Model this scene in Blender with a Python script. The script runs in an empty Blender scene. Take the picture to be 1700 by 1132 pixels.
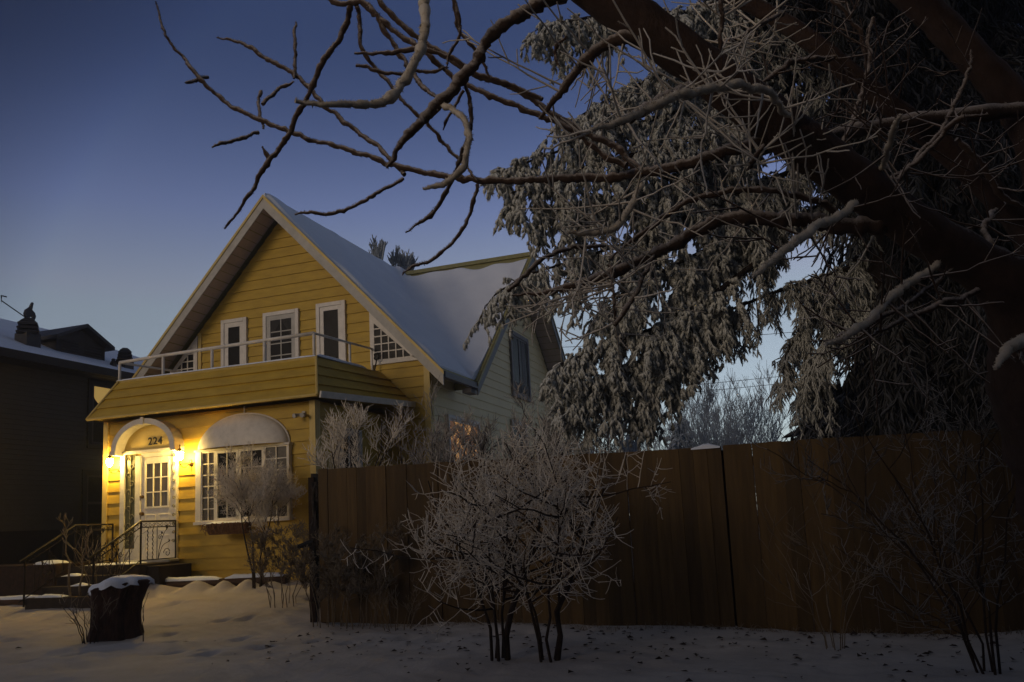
import bpy, math, random
import numpy as np
from mathutils import Matrix, Vector
R_ = math.radians
S = bpy.context.scene
rng = np.random.default_rng(7)
random.seed(7)

# ------------------------------------------------------------------ camera, sky, sun, exposure
F = 1385.0
CAMW = np.array([[0.94179055, -0.09095746, -0.32366231],
                 [0.33272748, 0.11415271, 0.93608845],
                 [-0.0481973, -0.9892906, 0.13777199]])      # columns: camera right, down, forward in world axes
EYE = np.array([0.0, 0.0, 1.15])
cam = bpy.data.cameras.new('camera'); camo = bpy.data.objects.new('camera', cam); S.collection.objects.link(camo)
m = Matrix.Identity(4)
for i in range(3):
    m[i][0] = CAMW[i][0]; m[i][1] = -CAMW[i][1]; m[i][2] = -CAMW[i][2]; m[i][3] = EYE[i]
camo.matrix_world = m
cam.sensor_fit = 'HORIZONTAL'; cam.sensor_width = 36.0; cam.lens = 36.0*F/1700.0
cam.shift_x = 0.0; cam.shift_y = (673.0-566.0)/1700.0
cam.clip_start = 0.05; cam.clip_end = 3000
S.camera = camo

SUN_EL, SUN_AZ = R_(13), R_(202)          # azimuth measured from +Y towards +X: behind the viewer, a little left
w = bpy.data.worlds.new('World'); S.world = w; w.use_nodes = True
nt = w.node_tree; bg = nt.nodes['Background']
sky = nt.nodes.new('ShaderNodeTexSky'); sky.sky_type = 'NISHITA'; sky.sun_disc = False
sky.sun_elevation = SUN_EL; sky.sun_rotation = SUN_AZ
sky.air_density = 1.0; sky.dust_density = 1.2; sky.ozone_density = 2.2; sky.altitude = 600
# evening sky: brightest low over the roofs ahead, deep blue higher up, pale again behind the viewer
wtc = nt.nodes.new('ShaderNodeTexCoord'); wdp = nt.nodes.new('ShaderNodeVectorMath'); wdp.operation = 'DOT_PRODUCT'
gdir = Vector(CAMW @ np.array([(930-850)/F, (730-673)/F, 1.0])).normalized(); wdp.inputs[1].default_value = gdir
nt.links.new(wtc.outputs['Generated'], wdp.inputs[0])
def wramp(src, mul, add, stops):
    a_ = nt.nodes.new('ShaderNodeMath'); a_.operation = 'MULTIPLY_ADD'; nt.links.new(src, a_.inputs[0]); a_.inputs[1].default_value = mul; a_.inputs[2].default_value = add
    r = nt.nodes.new('ShaderNodeValToRGB'); c = r.color_ramp; c.interpolation = 'B_SPLINE'
    for k, (p_, v_) in enumerate(stops):
        e_ = c.elements[0] if k == 0 else (c.elements[len(c.elements)-1] if k == len(stops)-1 else c.elements.new(p_)); e_.position = p_; e_.color = (*v_, 1)
    nt.links.new(a_.outputs[0], r.inputs[0]); return r.outputs[0]
wsp = nt.nodes.new('ShaderNodeSeparateXYZ'); nt.links.new(wtc.outputs['Generated'], wsp.inputs[0])
w1 = wramp(wdp.outputs['Value'], 0.5, 0.5, ((0.0, (0.34, 0.30, 0.26)), (0.45, (0.36, 0.34, 0.33)), (0.58, (1.35, 1.35, 1.45)), (0.75, (0.50, 0.52, 0.58)), (0.865, (0.14, 0.17, 0.22)), (0.93, (1.20, 1.22, 1.26)), (0.972, (2.8, 2.75, 2.7)), (1.0, (2.3, 2.2, 2.2))))
w2 = wramp(wsp.outputs[2], 1.0, 0.0, ((0.0, (1.58, 1.12, 1.20)), (0.10, (1.50, 1.12, 1.24)), (0.25, (1.12, 1.06, 1.30)), (0.37, (0.55, 0.62, 0.98)), (0.48, (0.22, 0.30, 0.58)), (0.62, (0.12, 0.18, 0.38)), (0.78, (1.3, 1.65, 3.1)), (1.0, (1.9, 2.4, 4.2))))
wm1 = nt.nodes.new('ShaderNodeMixRGB'); wm1.blend_type = 'MULTIPLY'; wm1.inputs[0].default_value = 1.0; nt.links.new(w1, wm1.inputs[1]); nt.links.new(w2, wm1.inputs[2])
wmx = nt.nodes.new('ShaderNodeMixRGB'); wmx.blend_type = 'MULTIPLY'; wmx.inputs[0].default_value = 1.0
whs = nt.nodes.new('ShaderNodeHueSaturation'); whs.inputs['Saturation'].default_value = 0.56; nt.links.new(sky.outputs[0], whs.inputs['Color'])
nt.links.new(whs.outputs[0], wmx.inputs[1]); nt.links.new(wm1.outputs[0], wmx.inputs[2]); nt.links.new(wmx.outputs[0], bg.inputs[0])
bg.inputs[1].default_value = 0.13
sl = bpy.data.lights.new('sun', 'SUN'); slo = bpy.data.objects.new('sun', sl); S.collection.objects.link(slo)
sl.energy = 0.7; sl.angle = R_(20); sl.color = (1.0, 0.78, 0.56)
sd = Vector((math.sin(SUN_AZ)*math.cos(SUN_EL), math.cos(SUN_AZ)*math.cos(SUN_EL), math.sin(SUN_EL)))
slo.rotation_euler = sd.to_track_quat('Z', 'Y').to_euler()
slo.location = (20, -40, 30)
S.view_settings.view_transform = 'Standard'; S.view_settings.look = 'None'
S.view_settings.gamma = 1.0; S.view_settings.use_curve_mapping = False
S.view_settings.exposure = -0.3
try:
    S.cycles.use_denoising = True
    S.cycles.volume_bounces = 1; S.cycles.max_bounces = 6; S.cycles.diffuse_bounces = 3; S.cycles.glossy_bounces = 2
except Exception: pass

# ------------------------------------------------------------------ helpers
def ray(px, py): return CAMW @ np.array([(px-850)/F, (py-673)/F, 1.0])
def atD(px, py, D): return EYE + ray(px, py)*D
def atY(px, py, Y): d = ray(px, py); return EYE + d*(Y/d[1])
def atX(px, py, X): d = ray(px, py); return EYE + d*(X/d[0])

def nodes_of(name):
    mt = bpy.data.materials.new(name); mt.use_nodes = True
    t = mt.node_tree; b = t.nodes['Principled BSDF']
    return mt, t, b
def noise(t, scale, detail=4, rough=0.55, vec=None, stretch=None):
    n = t.nodes.new('ShaderNodeTexNoise'); n.inputs['Scale'].default_value = scale
    n.inputs['Detail'].default_value = detail; n.inputs['Roughness'].default_value = rough
    tc = t.nodes.new('ShaderNodeTexCoord')
    if stretch:
        mp = t.nodes.new('ShaderNodeMapping'); mp.inputs['Scale'].default_value = stretch
        t.links.new(tc.outputs['Object'], mp.inputs[0]); t.links.new(mp.outputs[0], n.inputs['Vector'])
    else: t.links.new(tc.outputs['Object'], n.inputs['Vector'])
    return n
def ramp(t, src, c0, c1, p0=0.3, p1=0.7):
    r = t.nodes.new('ShaderNodeValToRGB'); r.color_ramp.elements[0].position = p0; r.color_ramp.elements[1].position = p1
    r.color_ramp.elements[0].color = (*c0, 1); r.color_ramp.elements[1].color = (*c1, 1)
    t.links.new(src, r.inputs[0]); return r
def mat(name, c0, c1=None, scale=6, rough=0.8, bump=0.0, bscale=40, stretch=None, spec=0.3, metal=0.0, p0=0.3, p1=0.7, bdist=0.01):
    mt, t, b = nodes_of(name)
    b.inputs['Roughness'].default_value = rough; b.inputs['Metallic'].default_value = metal
    b.inputs['Specular IOR Level'].default_value = spec
    c1 = c1 or tuple(x*0.8 for x in c0)
    n = noise(t, scale, 5, 0.6, stretch=stretch); r = ramp(t, n.outputs[0], c1, c0, p0, p1)
    t.links.new(r.outputs[0], b.inputs['Base Color'])
    if bump:
        nb = noise(t, bscale, 5, 0.6, stretch=stretch); bp = t.nodes.new('ShaderNodeBump')
        bp.inputs['Strength'].default_value = bump; bp.inputs['Distance'].default_value = bdist
        t.links.new(nb.outputs[0], bp.inputs['Height']); t.links.new(bp.outputs[0], b.inputs['Normal'])
    return mt
def frosted(name, bark, frost, lo=-0.1, hi=0.6, nscale=60, jitter=0.5, rough=0.85):
    """bark with rime that has settled on the faces that look up"""
    mt, t, b = nodes_of(name)
    b.inputs['Roughness'].default_value = rough; b.inputs['Specular IOR Level'].default_value = 0.2
    g = t.nodes.new('ShaderNodeNewGeometry'); sx = t.nodes.new('ShaderNodeSeparateXYZ')
    t.links.new(g.outputs['Normal'], sx.inputs[0])
    n = noise(t, nscale, 4, 0.7)
    ma = t.nodes.new('ShaderNodeMath'); ma.operation = 'MULTIPLY_ADD'
    t.links.new(n.outputs[0], ma.inputs[0]); ma.inputs[1].default_value = jitter*2; ma.inputs[2].default_value = -jitter
    ad = t.nodes.new('ShaderNodeMath'); ad.operation = 'ADD'
    t.links.new(sx.outputs[2], ad.inputs[0]); t.links.new(ma.outputs[0], ad.inputs[1])
    mr = t.nodes.new('ShaderNodeMapRange'); mr.inputs['From Min'].default_value = lo; mr.inputs['From Max'].default_value = hi
    t.links.new(ad.outputs[0], mr.inputs[0])
    n2 = noise(t, nscale*0.2, 3, 0.6); rb = ramp(t, n2.outputs[0], tuple(x*0.6 for x in bark), bark)
    mx = t.nodes.new('ShaderNodeMixRGB'); t.links.new(mr.outputs[0], mx.inputs[0])
    t.links.new(rb.outputs[0], mx.inputs[1]); mx.inputs[2].default_value = (*frost, 1)
    t.links.new(mx.outputs[0], b.inputs['Base Color'])
    bp = t.nodes.new('ShaderNodeBump'); bp.inputs['Strength'].default_value = 0.5; bp.inputs['Distance'].default_value = 0.006
    t.links.new(n.outputs[0], bp.inputs['Height']); t.links.new(bp.outputs[0], b.inputs['Normal'])
    return mt
def emis(name, col, strength):
    mt, t, b = nodes_of(name)
    b.inputs['Base Color'].default_value = (*col, 1); b.inputs['Emission Color'].default_value = (*col, 1)
    b.inputs['Emission Strength'].default_value = strength; return mt

M = {}
M['yellow'] = mat('yellow_siding_paint', (0.54, 0.36, 0.042), (0.40, 0.26, 0.030), 2.2, 0.55, 0.25, 30, stretch=(1, 1, 4), bdist=0.004)
M['cream'] = mat('brightened_siding_paint', (0.86, 0.74, 0.44), (0.78, 0.66, 0.39), 1.5, 0.6, 0.2, 30, bdist=0.004)  # paler copy of the yellow siding, brightened in place of missing sunlight
M['yellow_trim'] = mat('yellow_trim_paint', (0.66, 0.50, 0.17), (0.54, 0.40, 0.12), 5, 0.5)
M['white'] = mat('white_trim_paint', (0.74, 0.70, 0.64), (0.60, 0.57, 0.52), 8, 0.5, 0.1, 60, bdist=0.002)
M['offwhite'] = mat('weathered_white_trim', (0.50, 0.48, 0.44), (0.38, 0.37, 0.34), 6, 0.6)
M['soffit'] = mat('beige_soffit_boards', (0.58, 0.46, 0.38), (0.48, 0.385, 0.315), 3, 0.6)
M['olive'] = mat('olive_roof_metal', (0.34, 0.31, 0.12), (0.22, 0.20, 0.08), 10, 0.5)
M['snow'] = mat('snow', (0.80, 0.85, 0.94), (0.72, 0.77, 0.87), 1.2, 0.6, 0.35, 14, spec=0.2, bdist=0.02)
M['yard_snow'] = mat('shaded_yard_snow', (0.56, 0.505, 0.45), (0.43, 0.385, 0.34), 1.6, 0.7, 0.5, 11, spec=0.15, bdist=0.025)  # snow darkened and warmed; the yard's shade is put into the colour
M['glass'] = mat('dark_window_glass', (0.020, 0.020, 0.022), (0.012, 0.011, 0.010), 9, 0.25, spec=0.04)
M['curtain'] = mat('grey_curtain', (0.22, 0.22, 0.22), (0.10, 0.10, 0.10), 22, 0.8, stretch=(3, 3, 0.2))
M['iron'] = mat('wrought_iron', (0.022, 0.016, 0.012), (0.012, 0.009, 0.007), 30, 0.5, metal=0.3)
M['brass'] = mat('aged_brass', (0.20, 0.12, 0.04), (0.10, 0.06, 0.02), 30, 0.4, metal=0.8)
M['concrete'] = mat('step_concrete', (0.045, 0.034, 0.028), (0.025, 0.019, 0.016), 8, 0.9, 0.4, 60)
M['fence'] = mat('brown_stained_boards', (0.112, 0.068, 0.022), (0.066, 0.038, 0.013), 3.0, 0.75, 0.4, 20, stretch=(7, 7, 0.6), bdist=0.006)
_t = M['fence'].node_tree; _b = _t.nodes['Principled BSDF']; _src = _b.inputs['Base Color'].links[0].from_socket; _g = _t.nodes.new('ShaderNodeNewGeometry')
_mr = _t.nodes.new('ShaderNodeMapRange'); _mr.inputs['To Min'].default_value = 0.62; _mr.inputs['To Max'].default_value = 1.25; _t.links.new(_g.outputs['Random Per Island'], _mr.inputs[0])
_mm = _t.nodes.new('ShaderNodeMixRGB'); _mm.blend_type = 'MULTIPLY'; _mm.inputs[0].default_value = 1.0; _t.links.new(_src, _mm.inputs[1]); _t.links.new(_mr.outputs[0], _mm.inputs[2]); _t.links.new(_mm.outputs[0], _b.inputs['Base Color'])
M['fence_gap'] = mat('dark_board_edge', (0.03, 0.015, 0.008), None, 5, 0.9)
M['wicker'] = mat('brown_wicker', (0.20, 0.10, 0.05), (0.07, 0.035, 0.02), 60, 0.8, 0.8, 90)
M['timber'] = mat('dark_timber', (0.12, 0.07, 0.045), (0.05, 0.03, 0.02), 8, 0.9, 0.6, 30, stretch=(0.6, 6, 6))
M['bark'] = mat('stump_bark', (0.085, 0.042, 0.03), (0.03, 0.016, 0.012), 9, 0.95, 1.0, 26, stretch=(3, 3, 0.7), bdist=0.03)
M['brownwall'] = mat('brown_lap_siding', (0.075, 0.066, 0.052), (0.062, 0.054, 0.042), 3, 0.7)
M['darktrim'] = mat('dark_brown_trim', (0.018, 0.013, 0.011), (0.012, 0.009, 0.008), 6, 0.6)
M['darkmetal'] = mat('dark_vent_metal', (0.03, 0.028, 0.03), (0.02, 0.018, 0.02), 12, 0.5)
M['rubber'] = mat('black_rubber', (0.012, 0.012, 0.013), None, 20, 0.8)
M['leaf'] = mat('dead_leaf', (0.05, 0.028, 0.016), (0.025, 0.015, 0.01), 20, 0.9)
M['wire'] = mat('black_cable', (0.02, 0.02, 0.025), None, 5, 0.8)
M['limb'] = frosted('frosted_limb_bark', (0.070, 0.043, 0.033), (0.42, 0.39, 0.36), 0.50, 1.1, 45, 0.45)
_t = M['limb'].node_tree; _b = _t.nodes['Principled BSDF']; _n = noise(_t, 9, 8, 0.72, stretch=(1.6, 1.6, 0.7)); _bp = _t.nodes.new('ShaderNodeBump'); _bp.inputs['Strength'].default_value = 0.9; _bp.inputs['Distance'].default_value = 0.035
_old = _b.inputs['Normal'].links[0].from_socket; _t.links.new(_n.outputs[0], _bp.inputs['Height']); _t.links.new(_old, _bp.inputs['Normal']); _t.links.new(_bp.outputs[0], _b.inputs['Normal'])
M['branch'] = frosted('frosted_branch_bark', (0.085, 0.055, 0.041), (0.60, 0.53, 0.48), -0.10, 0.85, 80, 0.5)
M['pale_branch'] = frosted('heavily_frosted_branch', (0.40, 0.33, 0.25), (0.80, 0.71, 0.58), -0.8, 0.4, 90, 0.5)
M['rime'] = mat('rime_crystals', (0.45, 0.41, 0.38), (0.32, 0.29, 0.27), 30, 0.8)
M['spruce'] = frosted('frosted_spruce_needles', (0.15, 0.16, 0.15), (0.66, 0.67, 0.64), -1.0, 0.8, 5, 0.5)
M['spruce_dark'] = frosted('dark_spruce_needles', (0.020, 0.021, 0.020), (0.12, 0.118, 0.12), -0.2, 1.1, 5, 0.5)  # darker copy of the spruce needles; right-side shade is in the colour
M['spruce_bark'] = mat('spruce_bark', (0.035, 0.024, 0.018), (0.015, 0.011, 0.009), 9, 0.95, 1.0, 22, stretch=(3, 3, 1), bdist=0.04)
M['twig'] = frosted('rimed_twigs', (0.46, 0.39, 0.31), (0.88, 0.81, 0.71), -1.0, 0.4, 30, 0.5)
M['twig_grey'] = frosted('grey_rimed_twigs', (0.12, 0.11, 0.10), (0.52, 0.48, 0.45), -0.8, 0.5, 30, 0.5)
M['stem'] = mat('dark_shrub_stem', (0.045, 0.028, 0.020), (0.022, 0.014, 0.011), 20, 0.9, 0.6, 50)
M['dry'] = frosted('dry_frosted_weeds', (0.17, 0.125, 0.075), (0.38, 0.33, 0.26), -0.2, 0.9, 30, 0.5)
M['far'] = frosted('hazy_frosted_tree', (0.22, 0.26, 0.30), (0.50, 0.56, 0.64), -0.3, 1.0, 1.5, 0.5)  # frosted far trees, blue-grey of distance haze mixed into the colour

class MB:
    def __init__(s): s.v = []; s.f = []; s.smooth = False
    def add(s, vs, fs):
        o = len(s.v); s.v.extend([tuple(map(float, v)) for v in vs]); s.f.extend([tuple(i+o for i in f) for f in fs]); return s
    def box(s, x0, x1, y0, y1, z0, z1):
        vs = [(x0,y0,z0),(x1,y0,z0),(x1,y1,z0),(x0,y1,z0),(x0,y0,z1),(x1,y0,z1),(x1,y1,z1),(x0,y1,z1)]
        return s.add(vs, [(0,3,2,1),(4,5,6,7),(0,1,5,4),(1,2,6,5),(2,3,7,6),(3,0,4,7)])
    def prism(s, poly, vec):
        """poly: list of 3-D points of a planar polygon, extruded along vec"""
        n = len(poly); p = [np.array(q, float) for q in poly]; v = np.array(vec, float)
        s.add(p+[q+v for q in p], [tuple(range(n))[::-1], tuple(range(n, 2*n))]+[(i, (i+1) % n, n+(i+1) % n, n+i) for i in range(n)])
        return s
    def tube(s, pts, r, sides=8, caps=True):
        pts = np.array(pts, float); n = len(pts); r = np.broadcast_to(np.array(r, float), (n,))
        T = np.gradient(pts, axis=0); T /= np.linalg.norm(T, axis=1)[:, None]+1e-9
        ref = np.array([0, 0, 1.0]) if abs(T[:, 2]).mean() < 0.85 else np.array([1.0, 0, 0])
        A = np.cross(T, ref); A /= np.linalg.norm(A, axis=1)[:, None]+1e-9; B = np.cross(T, A)
        o = len(s.v)
        for k in range(n):
            for j in range(sides):
                a = 2*math.pi*j/sides; q = pts[k]+r[k]*(math.cos(a)*A[k]+math.sin(a)*B[k]); s.v.append(tuple(q))
        for k in range(n-1):
            for j in range(sides):
                j2 = (j+1) % sides
                s.f.append((o+k*sides+j, o+k*sides+j2, o+(k+1)*sides+j2, o+(k+1)*sides+j))
        if caps:
            s.f.append(tuple(o+j for j in range(sides))[::-1]); s.f.append(tuple(o+(n-1)*sides+j for j in range(sides)))
        return s
    def lathe(s, c, prof, n=16):
        o = len(s.v); k = len(prof)
        for (r, z) in prof:
            for j in range(n):
                a = 2*math.pi*j/n; s.v.append((c[0]+r*math.cos(a), c[1]+r*math.sin(a), c[2]+z))
        for i in range(k-1):
            for j in range(n):
                j2 = (j+1) % n; s.f.append((o+i*n+j, o+i*n+j2, o+(i+1)*n+j2, o+(i+1)*n+j))
        s.f.append(tuple(o+j for j in range(n))[::-1]); s.f.append(tuple(o+(k-1)*n+j for j in range(n))); return s
    def build(s, name, m, parent=None, smooth=False, bevel=0.0):
        me = bpy.data.meshes.new(name); me.from_pydata(s.v, [], s.f); me.update()
        me.materials.append(m)
        if smooth: me.shade_smooth()
        o = bpy.data.objects.new(name, me); S.collection.objects.link(o)
        if parent is not None:
            o.parent = parent; top = parent
            off = np.array(parent.get('_w', (0, 0, 0)))
            me.transform(Matrix.Translation(Vector(-off)))
            o['_w'] = tuple(off)
        if bevel:
            b = o.modifiers.new('bevel', 'BEVEL'); b.width = bevel; b.segments = 2; b.limit_method = 'ANGLE'
        return o
def tag(o, label=None, cat=None, group=None, kind=None):
    if label: o['label'] = label
    if cat: o['category'] = cat
    if group: o['group'] = group
    if kind: o['kind'] = kind
    return o
def thing(name, label, cat, loc=(0, 0, 0), group=None):
    o = bpy.data.objects.new(name, None); o.location = loc; o.empty_display_size = 0.2; S.collection.objects.link(o)
    o['_w'] = tuple(float(x) for x in loc); return tag(o, label, cat, group)

# ---- batches of tubes: the way every twig is made
def batch_tubes(paths, radii, sides=4, jitter=0.0):
    """paths (N,P,3), radii (N,P) -> verts, quads"""
    N, P, _ = paths.shape
    T = np.gradient(paths, axis=1); T /= np.linalg.norm(T, axis=2, keepdims=True)+1e-9
    ref = np.zeros((N, 1, 3)); up = np.abs(T[:, :, 2]).mean(axis=1) < 0.8
    ref[up, 0, 2] = 1; ref[~up, 0, 0] = 1
    A = np.cross(T, ref); A /= np.linalg.norm(A, axis=2, keepdims=True)+1e-9; B = np.cross(T, A)
    a = np.arange(sides)*2*math.pi/sides
    rr = radii[:, :, None]*np.ones(sides)
    if jitter: rr = rr*(1+jitter*rng.uniform(-1, 1, (N, P, sides)))
    V = paths[:, :, None, :]+rr[..., None]*(np.cos(a)[None, None, :, None]*A[:, :, None, :]+np.sin(a)[None, None, :, None]*B[:, :, None, :])
    idx = np.arange(N*P*sides).reshape(N, P, sides)
    q = np.stack([idx[:, :-1, :], np.roll(idx, -1, 2)[:, :-1, :], np.roll(idx, -1, 2)[:, 1:, :], idx[:, 1:, :]], -1).reshape(-1, 4)
    return V.reshape(-1, 3), q
def np_mesh(name, parts, m, parent=None, smooth=False, mats=None):
    """parts: list of (verts, faces ndarray(k,3|4))"""
    vs = []; loops = []; starts = []; o = 0; ls = 0; mi = []
    for pi, (v, f) in enumerate(parts):
        if len(v) == 0: continue
        vs.append(v); k = f.shape[1]; loops.append((f+o).ravel()); starts.append(ls+np.arange(len(f))*k)
        mi.append(np.full(len(f), pi if mats else 0)); ls += f.size; o += len(v)
    V = np.concatenate(vs).astype(np.float32)
    if parent is not None: V = V-np.array(parent.get('_w', (0, 0, 0)), np.float32)
    L = np.concatenate(loops).astype(np.int32); St = np.concatenate(starts).astype(np.int32)
    me = bpy.data.meshes.new(name); me.vertices.add(len(V)); me.vertices.foreach_set('co', V.ravel())
    me.loops.add(len(L)); me.loops.foreach_set('vertex_index', L)
    me.polygons.add(len(St)); me.polygons.foreach_set('loop_start', St)
    if mats:
        for x in mats: me.materials.append(x)
        me.polygons.foreach_set('material_index', np.concatenate(mi).astype(np.int32))
    else: me.materials.append(m)
    me.update(calc_edges=True); me.validate()
    if smooth: me.shade_smooth()
    ob = bpy.data.objects.new(name, me); S.collection.objects.link(ob)
    if parent is not None: ob.parent = parent; ob['_w'] = tuple(parent.get('_w', (0, 0, 0)))
    return ob
def unit(v): return v/(np.linalg.norm(v, axis=-1, keepdims=True)+1e-9)
def spawn(paths, n_per, length, spread, up=0.0, t0=0.2, t1=1.0, P=5, droop=0.0, wig=0.06, taper_by_t=0.4):
    """children that leave the parents; returns (N*n_per, P, 3)"""
    N, Q, _ = paths.shape
    t = rng.uniform(t0, t1, (N, n_per)); s = t*(Q-1); i = np.minimum(s.astype(int), Q-2); fr = (s-i)[..., None]
    ar = np.arange(N)[:, None]
    p0 = paths[ar, i]*(1-fr)+paths[ar, i+1]*fr
    tan = unit(paths[ar, i+1]-paths[ar, i])
    rd = unit(rng.normal(size=(N, n_per, 3))); rd = unit(rd-(rd*tan).sum(-1, keepdims=True)*tan)
    d = unit(tan*(1-spread)+rd*spread+np.array([0, 0, up]))
    L = rng.uniform(length[0], length[1], (N, n_per))*(1-taper_by_t*t)
    k = np.linspace(0, 1, P)
    pts = p0[:, :, None, :]+d[:, :, None, :]*(L[..., None, None]*k[None, None, :, None])
    pts[..., 2] -= droop*L[..., None]*k**2
    pts[:, :, 1:, :] += rng.normal(size=(N, n_per, P-1, 3))*wig*L[..., None, None]*k[1:][None, None, :, None]
    return pts.reshape(-1, P, 3)
def rad(N, P, r0, r1): return np.broadcast_to(np.linspace(r0, r1, P), (N, P)).copy()
def spikes(paths, n_per, length, base, up=0.3, t0=0.0):
    """thin rime needles (single triangles crossed) along paths"""
    N, Q, _ = paths.shape
    t = rng.uniform(t0, 1, (N, n_per)); s = t*(Q-1); i = np.minimum(s.astype(int), Q-2); fr = (s-i)[..., None]
    ar = np.arange(N)[:, None]
    p0 = (paths[ar, i]*(1-fr)+paths[ar, i+1]*fr).reshape(-1, 3)
    d = unit(rng.normal(size=p0.shape)+np.array([0, 0, up])); L = rng.uniform(length[0], length[1], (len(p0), 1))
    side = unit(np.cross(d, rng.normal(size=p0.shape)))*base
    V = np.stack([p0-side, p0+side, p0+d*L], 1).reshape(-1, 3)
    return V, np.arange(len(V)).reshape(-1, 3)
def crom(P, step):
    """smooth resampling of a polyline with any number of columns"""
    P = np.array(P, float); Q = np.vstack([2*P[0]-P[1], P, 2*P[-1]-P[-2]]); out = []
    for i in range(1, len(Q)-2):
        n = max(1, int(np.linalg.norm((Q[i+1]-Q[i])[:3])/step))
        for k in range(n):
            t = k/n; a, b, c, d = Q[i-1], Q[i], Q[i+1], Q[i+2]
            out.append(0.5*((2*b)+(-a+c)*t+(2*a-5*b+4*c-d)*t*t+(-a+3*b-3*c+d)*t**3))
    out.append(Q[-2]); return np.array(out)

def resample_(p, n):
    p = np.array([np.array(q, float) for q in p]); d = np.r_[0, np.cumsum(np.linalg.norm(np.diff(p, axis=0), axis=1))]; t = np.linspace(0, d[-1], n)
    return np.stack([np.interp(t, d, p[:, i]) for i in range(3)], -1)
# ------------------------------------------------------------------ ground
def sstep(a, b, x): t = np.clip((x-a)/(b-a), 0, 1); return t*t*(3-2*t)
bumps = [(rng.uniform(-14, 4), rng.uniform(2, 12), rng.uniform(0.08, 0.5), rng.uniform(-0.03, 0.035)) for _ in range(420)]
foot = [(-6.2+0.42*k+rng.uniform(-.05, .05), 7.2+0.16*k+(0.13 if k % 2 else -0.13), 0.09) for k in range(11)]+[(-10.4+0.30*k, 6.4+0.36*k+(0.12 if k % 2 else -0.12), 0.09) for k in range(11)]+[(rng.uniform(-11, -5), rng.uniform(6, 11), rng.uniform(0.06, 0.12)) for _ in range(26)]
def gz(x, y):
    x = np.asarray(x, float); y = np.asarray(y, float)
    z = 0.33*sstep(9.4, 12.2, y)*sstep(-3.5, -6.5, x)-0.06*sstep(-2, 3, x)
    z = z+0.02*np.sin(x*0.9+1.3)*np.cos(y*1.1)+0.012*np.sin(x*2.7+y*1.9)
    for bx, by, br, bh in bumps:
        z = z+bh*np.exp(-((x-bx)**2+((y-by)*1.5)**2)/(br*br))
    for bx, by, br in foot: z = z-0.055*np.exp(-(((x-bx)/br)**2+((y-by)/(br*1.6))**2)**2)+0.02*np.exp(-((x-bx-br*1.5)**2+(y-by)**2)/(br*br*0.6))
    # a broken crest of snow in front of the timber edging
    c = np.exp(-((y-11.55)/0.16)**2)*sstep(-11.4, -11.0, x)*sstep(-7.9, -8.4, x)
    z = z+c*(0.03+0.13*np.abs(np.sin(x*4.6+1.2*np.sin(x*2.1)))**1.6)
    z = z+0.010*np.sin(x*11+3*np.sin(y*5))*np.sin(y*9+2*np.sin(x*4))*(0.4+0.6*np.sin(x*1.7+y)**2)
    return z
def axis(lo, hi, flo, fhi, fine):
    a = list(np.arange(flo, fhi, fine)); s = fine; v = flo
    while v > lo: s *= 1.35; v -= s; a.insert(0, v)
    s = fine; v = a[-1]
    while v < hi: s *= 1.35; v += s; a.append(v)
    return np.array(a)
gx = axis(-400, 400, -15.5, 4.5, 0.06); gy = axis(-300, 700, 4.0, 13.0, 0.05)
GX, GY = np.meshgrid(gx, gy); GZ = gz(GX, GY)
far = sstep(16, 30, np.hypot(GX, GY)); GZ = GZ*(1-far)
nx, ny = len(gx), len(gy); ii = np.arange(nx*ny).reshape(ny, nx)
q = np.stack([ii[:-1, :-1], ii[:-1, 1:], ii[1:, 1:], ii[1:, :-1]], -1).reshape(-1, 4)
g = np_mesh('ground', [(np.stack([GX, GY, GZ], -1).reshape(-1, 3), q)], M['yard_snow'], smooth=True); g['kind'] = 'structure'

# ------------------------------------------------------------------ yellow house
house = thing('yellow_house', 'yellow lap sided house with steep snowy gables, roof balcony and lamp-lit front door', 'house', (-10.5, 15.2, 0.3))
YF, YG, XS = 12.4, 15.2, -7.0
def siding_y(mb, y, zs, lim, h, out=0.028):
    """lap siding on a wall that faces -Y; lim(z) -> list of (x0,x1)"""
    z = zs[0]
    while z < zs[1]-1e-4:
        z1 = min(z+h, zs[1])
        for (a, b), (c, d) in zip(lim(z), lim(z1)):
            if b-a < 0.02: continue
            if d < c: c = d = (c+d)/2
            mb.add([(a, y-out, z), (b, y-out, z), (d, y-0.003, z1), (c, y-0.003, z1), (a, y, z), (b, y, z)], [(0, 1, 2, 3), (4, 5, 1, 0)])
        z = z1
def siding_x(mb, x, zs, lim, h, out=0.020):
    z = zs[0]
    while z < zs[1]-1e-4:
        z1 = min(z+h, zs[1])
        for (a, b), (c, d) in zip(lim(z), lim(z1)):
            if b-a < 0.02: continue
            if d < c: c = d = (c+d)/2
            mb.add([(x+out, a, z), (x+out, b, z), (x+0.003, d, z1), (x+0.003, c, z1), (x, a, z), (x, b, z)], [(0, 1, 2, 3), (4, 5, 1, 0)])
        z = z1
# porch room
PX0, PX1 = -12.50, -7.90
mb = MB(); mb.box(PX0+0.01, PX1-0.01, YF+0.01, YG, 0.0, 3.40)
siding_y(mb, YF+0.008, (0.34, 3.40), lambda z: [(PX0, PX1)], 0.215)
siding_x(mb, PX1-0.008, (0.34, 3.40), lambda z: [(YF, YG)], 0.215)
mb.build('porch_wall', M['yellow'], house)
mb = MB()
mb.box(PX0-0.03, PX0+0.075, YF-0.045, YF+0.02, 0.36, 3.40)
mb.build('corner_board', M['yellow_trim'], house); mb = MB()
mb.box(PX1-0.085, PX1+0.03, YF-0.045, YF+0.02, 0.36, 3.40)
mb.box(PX1-0.01, PX1+0.033, YF+0.02, YF+0.11, 0.36, 3.40)
mb.build('corner_board', M['yellow_trim'], house)
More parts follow.
